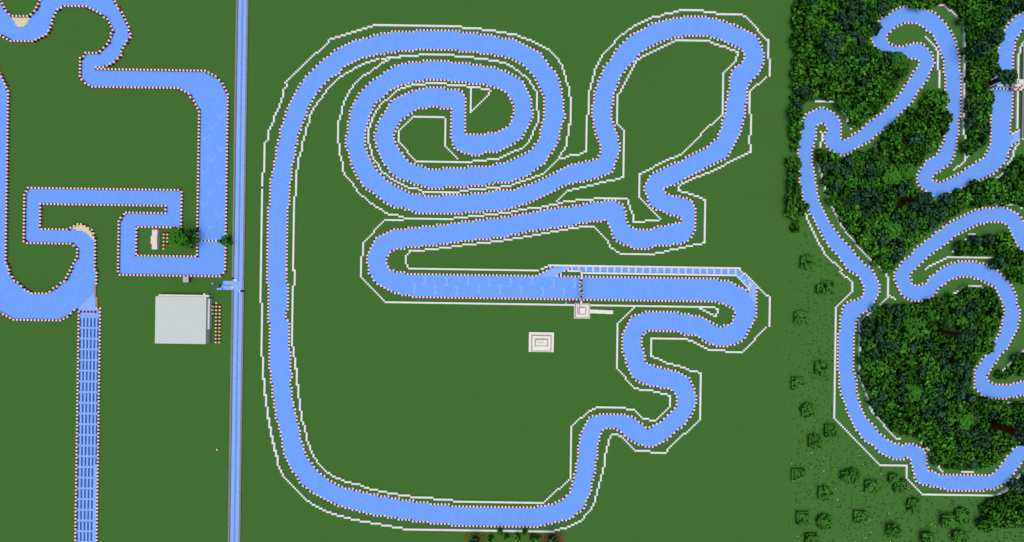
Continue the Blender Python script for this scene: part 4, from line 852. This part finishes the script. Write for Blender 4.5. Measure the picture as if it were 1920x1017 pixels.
# meadow oaks
MEADOW = [
 (1514, 491, 'round low oak just below the thin forest strip on the meadow'),
 (1556, 540, 'low oak with a wide crown nearest the bend in the meadow wall'),
 (1541, 541, 'small oak touching the left side of the wide crowned meadow oak'),
 (1504, 597, 'low round oak alone below the wide pair on the meadow'),
 (1541, 690, 'low round oak close to the long straight meadow wall'),
 (1497, 722, 'tall shaped low oak left of the long straight meadow wall, near the plain edge'),
 (1516, 772, 'low oak just above the start of the slanting meadow wall'),
 (1560, 810, 'low oak nearest the upper end of the slanting meadow wall'),
 (1530, 828, 'low oak with a grey twig, left of the slanting meadow wall'),
 (1500, 893, 'squarish low oak at the left edge of the flower meadow'),
 (1600, 895, 'low oak with a broad crown in the middle of the flower meadow'),
 (1586, 896, 'small oak merged with the left side of the broad meadow oak'),
 (1550, 926, 'low oak below left of the broad merged meadow pair'),
 (1636, 916, 'low oak below the level stretch of the kinked meadow wall'),
 (1679, 899, 'small oak tucked into the kink of the meadow wall'),
 (1690, 913, 'low oak just left of the wall slanting down from the kink'),
 (1715, 948, 'low oak below the left end of the bottom level wall'),
 (1506, 972, 'tall oval low oak near the bottom left of the flower meadow'),
 (1547, 980, 'low oak just right of the tall oval one near the bottom'),
 (1616, 971, 'oval low oak alone at the bottom middle of the flower meadow'),
 (1680, 999, 'broad low oak with a grey trunk showing at the bottom of the meadow'),
 (1781, 979, 'low oak with a grey trunk showing, left one of the bottom pair'),
 (1808, 969, 'low oak on the right of the bottom pair, nearest the dark corner wood'),
 (1745, 1012, 'low oak cut by the bottom of the view, left of the trunked one'),
 (1804, 1012, 'low oak with slanting grey trunk cut by the bottom of the view'),
 (1522, 1015, 'low oak cut by the bottom of the view near the plain edge'),
]
MV = [(3.5, 2, 3, 61), (3.3, 2, 3, 62), (3.6, 2, 3, 63), (3.4, 2, 3, 64)]
for n, (px, py, lab) in enumerate(MEADOW):
    v = MV[n % 4]
    if lab.startswith('small'): v = (2.4, 3, 3, 65)
    tree('meadow', v[0], v[1] + (3 if 'trunk' in lab else 0), v[2], v[3], px, py, lab)
# left trees: the tall leafy one and the small one by the canal
x, y = blk(358, 447); x, y = math.floor(x), math.floor(y)
e = thing('jungle_tree', 'tall bright leafy tree with ragged lower leaves beside the white podium', 'tree', (x, y, 0))
mb = MB(); mb.voxels({(i, j, k+21): m for (i, j, k), m in crown_vox(4.7, 5, 301, 'dome').items()}); mb.build('crown', e)
g = random.Random(5); lv = {}
for _ in range(80):
    a = g.uniform(0, 6.28); q = 5.8*math.sqrt(g.random()); lv[(round(q*math.cos(a))+1, round(q*math.sin(a)), g.randint(4, 12))] = M_OAK
for _ in range(24):
    lv[(g.randint(-3, 1), g.randint(-4, 4), g.randint(12, 20))] = M_DOAK
mb = MB(); mb.voxels(lv); mb.build('lower_leaves', e)
mb = MB(); mb.box(0, 0, 0, 2, 2, 22, M_OLOG)
for a in range(4, 18, 4): mb.box(-2, a % 2, a, 0, a % 2+1, a+1, M_OLOG, True)
mb.build('trunk', e)
tree('oak', 2.9, 4, 4, 311, 421.5, 452, 'small leafy tree on the kerb at the end of the left finish line')
# small shrub
x, y = blk(489, 351, 1)
e = thing('shrub', 'tiny yellowish shrub on the lawn outside the long left wall', 'shrub', (math.floor(x), math.floor(y), 0))
mb = MB(); mb.voxels({(0,0,1): M_PODZ, (0,1,1): M_PLAINS, (0,0,2): M_OAK, (1,0,1): M_OAK, (0,-1,1): M_PODZ}); mb.build('foliage', e)
mb = MB(); mb.box(.3, .3, 0, .7, .7, 1, M_OLOG); mb.build('stem', e)
# ---------------------------------------------------------------- plants at the bottom edge
d = {}
g = random.Random(3)
for poly, m, dens in (([(872,997),(910,997),(914,1030),(868,1030)], M_PODZ, .8), ([(1000,1002),(1026,1000),(1042,996),(1058,1004),(1058,1032),(1000,1032)], M_DIRT, .75), ([(1038,996),(1045,994),(1048,1000),(1057,1004),(1057,1032),(1036,1032)], M_DIRT, 1)):
    for i in range(-40, 40):
        for j in range(-166, -130):
            p = px_of((i,j))
            if in_poly(p[0], p[1], poly) and g.random() < dens and (i,j) not in taken: d[(i,j)] = m
mb = MB(); mb.sheet(d, 0.014); tag(mb.build('dirt'), kind='structure')
tree('spruce', 3.2, 12, 6, 401, 889, 1026, 'dark spruce with bare trunk cut by the bottom edge, left of the stalks', thick=2)
tree('spruce', 3.8, 12, 6, 402, 1037, 1027, 'dark spruce with bare trunk cut by the bottom edge, on brown dirt', thick=2)
STALKS = [(939, 990, 8, 'tallest thin vine covered stalk crossing the bottom wall, left one'), (986, 991, 8, 'thin vine covered stalk crossing the bottom wall, right one'),
          (920, 1003, 9, 'short leafy sapling right of the bottom left spruce'), (950, 1000, 10, 'leafy sapling between the two tall stalks, left one'),
          (970, 997, 12, 'leafy sapling between the two tall stalks, right one'), (996, 1001, 11, 'leafy sapling right of the right tall stalk'), (1006, 1006, 9, 'leafy sapling next to the brown dirt at the bottom')]
for n, (px, py, hh, lab) in enumerate(STALKS):
    x, y = blk(px, py); x, y = math.floor(x), math.floor(y)
    e = thing('vine_stalk', lab, 'plant', (x, y, 0)); g = random.Random(70+n)
    mb = MB(); mb.box(.1, .1, 0, .9, .9, hh, M_STALK); mb.build('stem', e)
    lv = {}
    for _ in range(26):
        lv[(g.randint(-1, 1), g.randint(-2, 0), g.randint(int(hh*.35), int(hh*.75)))] = M_OAK if g.random() < .6 else M_STALK
    lv[(0,0,hh)] = M_OAK
    mb = MB(); mb.voxels(lv); mb.build('leaves', e)
# ---------------------------------------------------------------- meadow grass and flowers
POLY_M = [(1490,452),(1503,440),(1509,405),(1575,512),(1596,545),(1563,575),(1563,790),(1648,876),(1698,878),(1729,932),(1862,934),(1835,985),(1925,1000),(1960,1060),(1472,1060),(1472,600)]
a = blk(1465, 1062); b = blk(1965, 400)
mb = MB(); fb = MB(); g = random.Random(9)
for i in range(math.floor(a[0]), math.ceil(b[0])):
    for j in range(math.floor(a[1]), math.ceil(b[1])):
        p = px_of((i,j))
        if (i,j) in taken or not in_poly(p[0], p[1], POLY_M): continue
        ramp = min(1, max(.05, (p[0]-1472)/45))
        if g.random() < .16*ramp:
            x, y = i+.5+g.uniform(-.15,.15), j+.5+g.uniform(-.15,.15); h = g.uniform(.3,.6); q = .4
            mb.quad((x-q,y-q,0),(x+q,y+q,0),(x+q,y+q,h),(x-q,y-q,h),M_TUFT)
            mb.quad((x-q,y+q,0),(x+q,y-q,0),(x+q,y-q,h),(x-q,y+q,h),M_TUFT)
        elif p[1] > 840 and g.random() < .016*ramp:
            x, y = i+.5, j+.5; q = g.uniform(.12,.24)
            fb.box(x-.05, y-.05, 0, x+.05, y+.05, .5, M_STALK); fb.box(x-q, y-q, .5, x+q, y+q, .65, M_FLOWER, True)
tag(mb.build('short_grass'), kind='stuff'); tag(fb.build('wildflowers'), kind='stuff')
# ---------------------------------------------------------------- light and camera
sc = bpy.context.scene
w = bpy.data.worlds.new('World'); sc.world = w; w.use_nodes = True
nt = w.node_tree; bg = nt.nodes['Background']
sky = nt.nodes.new('ShaderNodeTexSky'); sky.sky_type = 'NISHITA'; sky.sun_disc = False
SUN_EL, SUN_AZ = math.radians(86.5), math.radians(205)
sky.sun_elevation = SUN_EL; sky.sun_rotation = SUN_AZ
nt.links.new(sky.outputs[0], bg.inputs[0]); bg.inputs[1].default_value = 0.09
sl = bpy.data.lights.new('sun', 'SUN'); sl.energy = 2.4; sl.angle = math.radians(32); sl.color = (1.0, .95, .86)
so = bpy.data.objects.new('sun', sl); COL.objects.link(so)
d = Vector((math.sin(SUN_AZ)*math.cos(SUN_EL), math.cos(SUN_AZ)*math.cos(SUN_EL), math.sin(SUN_EL)))
so.rotation_euler = d.to_track_quat('Z', 'Y').to_euler(); so.location = d*800
cam = bpy.data.cameras.new('camera'); co = bpy.data.objects.new('camera', cam); COL.objects.link(co)
co.location = (0, 0, H); co.rotation_euler = (0, 0, TH)
cam.sensor_width = 36; cam.lens = 36*H/(1920/S); cam.clip_start = 1; cam.clip_end = 20000
sc.camera = co
sc.view_settings.view_transform = 'Standard'; sc.view_settings.look = 'None'
sc.view_settings.exposure = 0; sc.view_settings.gamma = 1
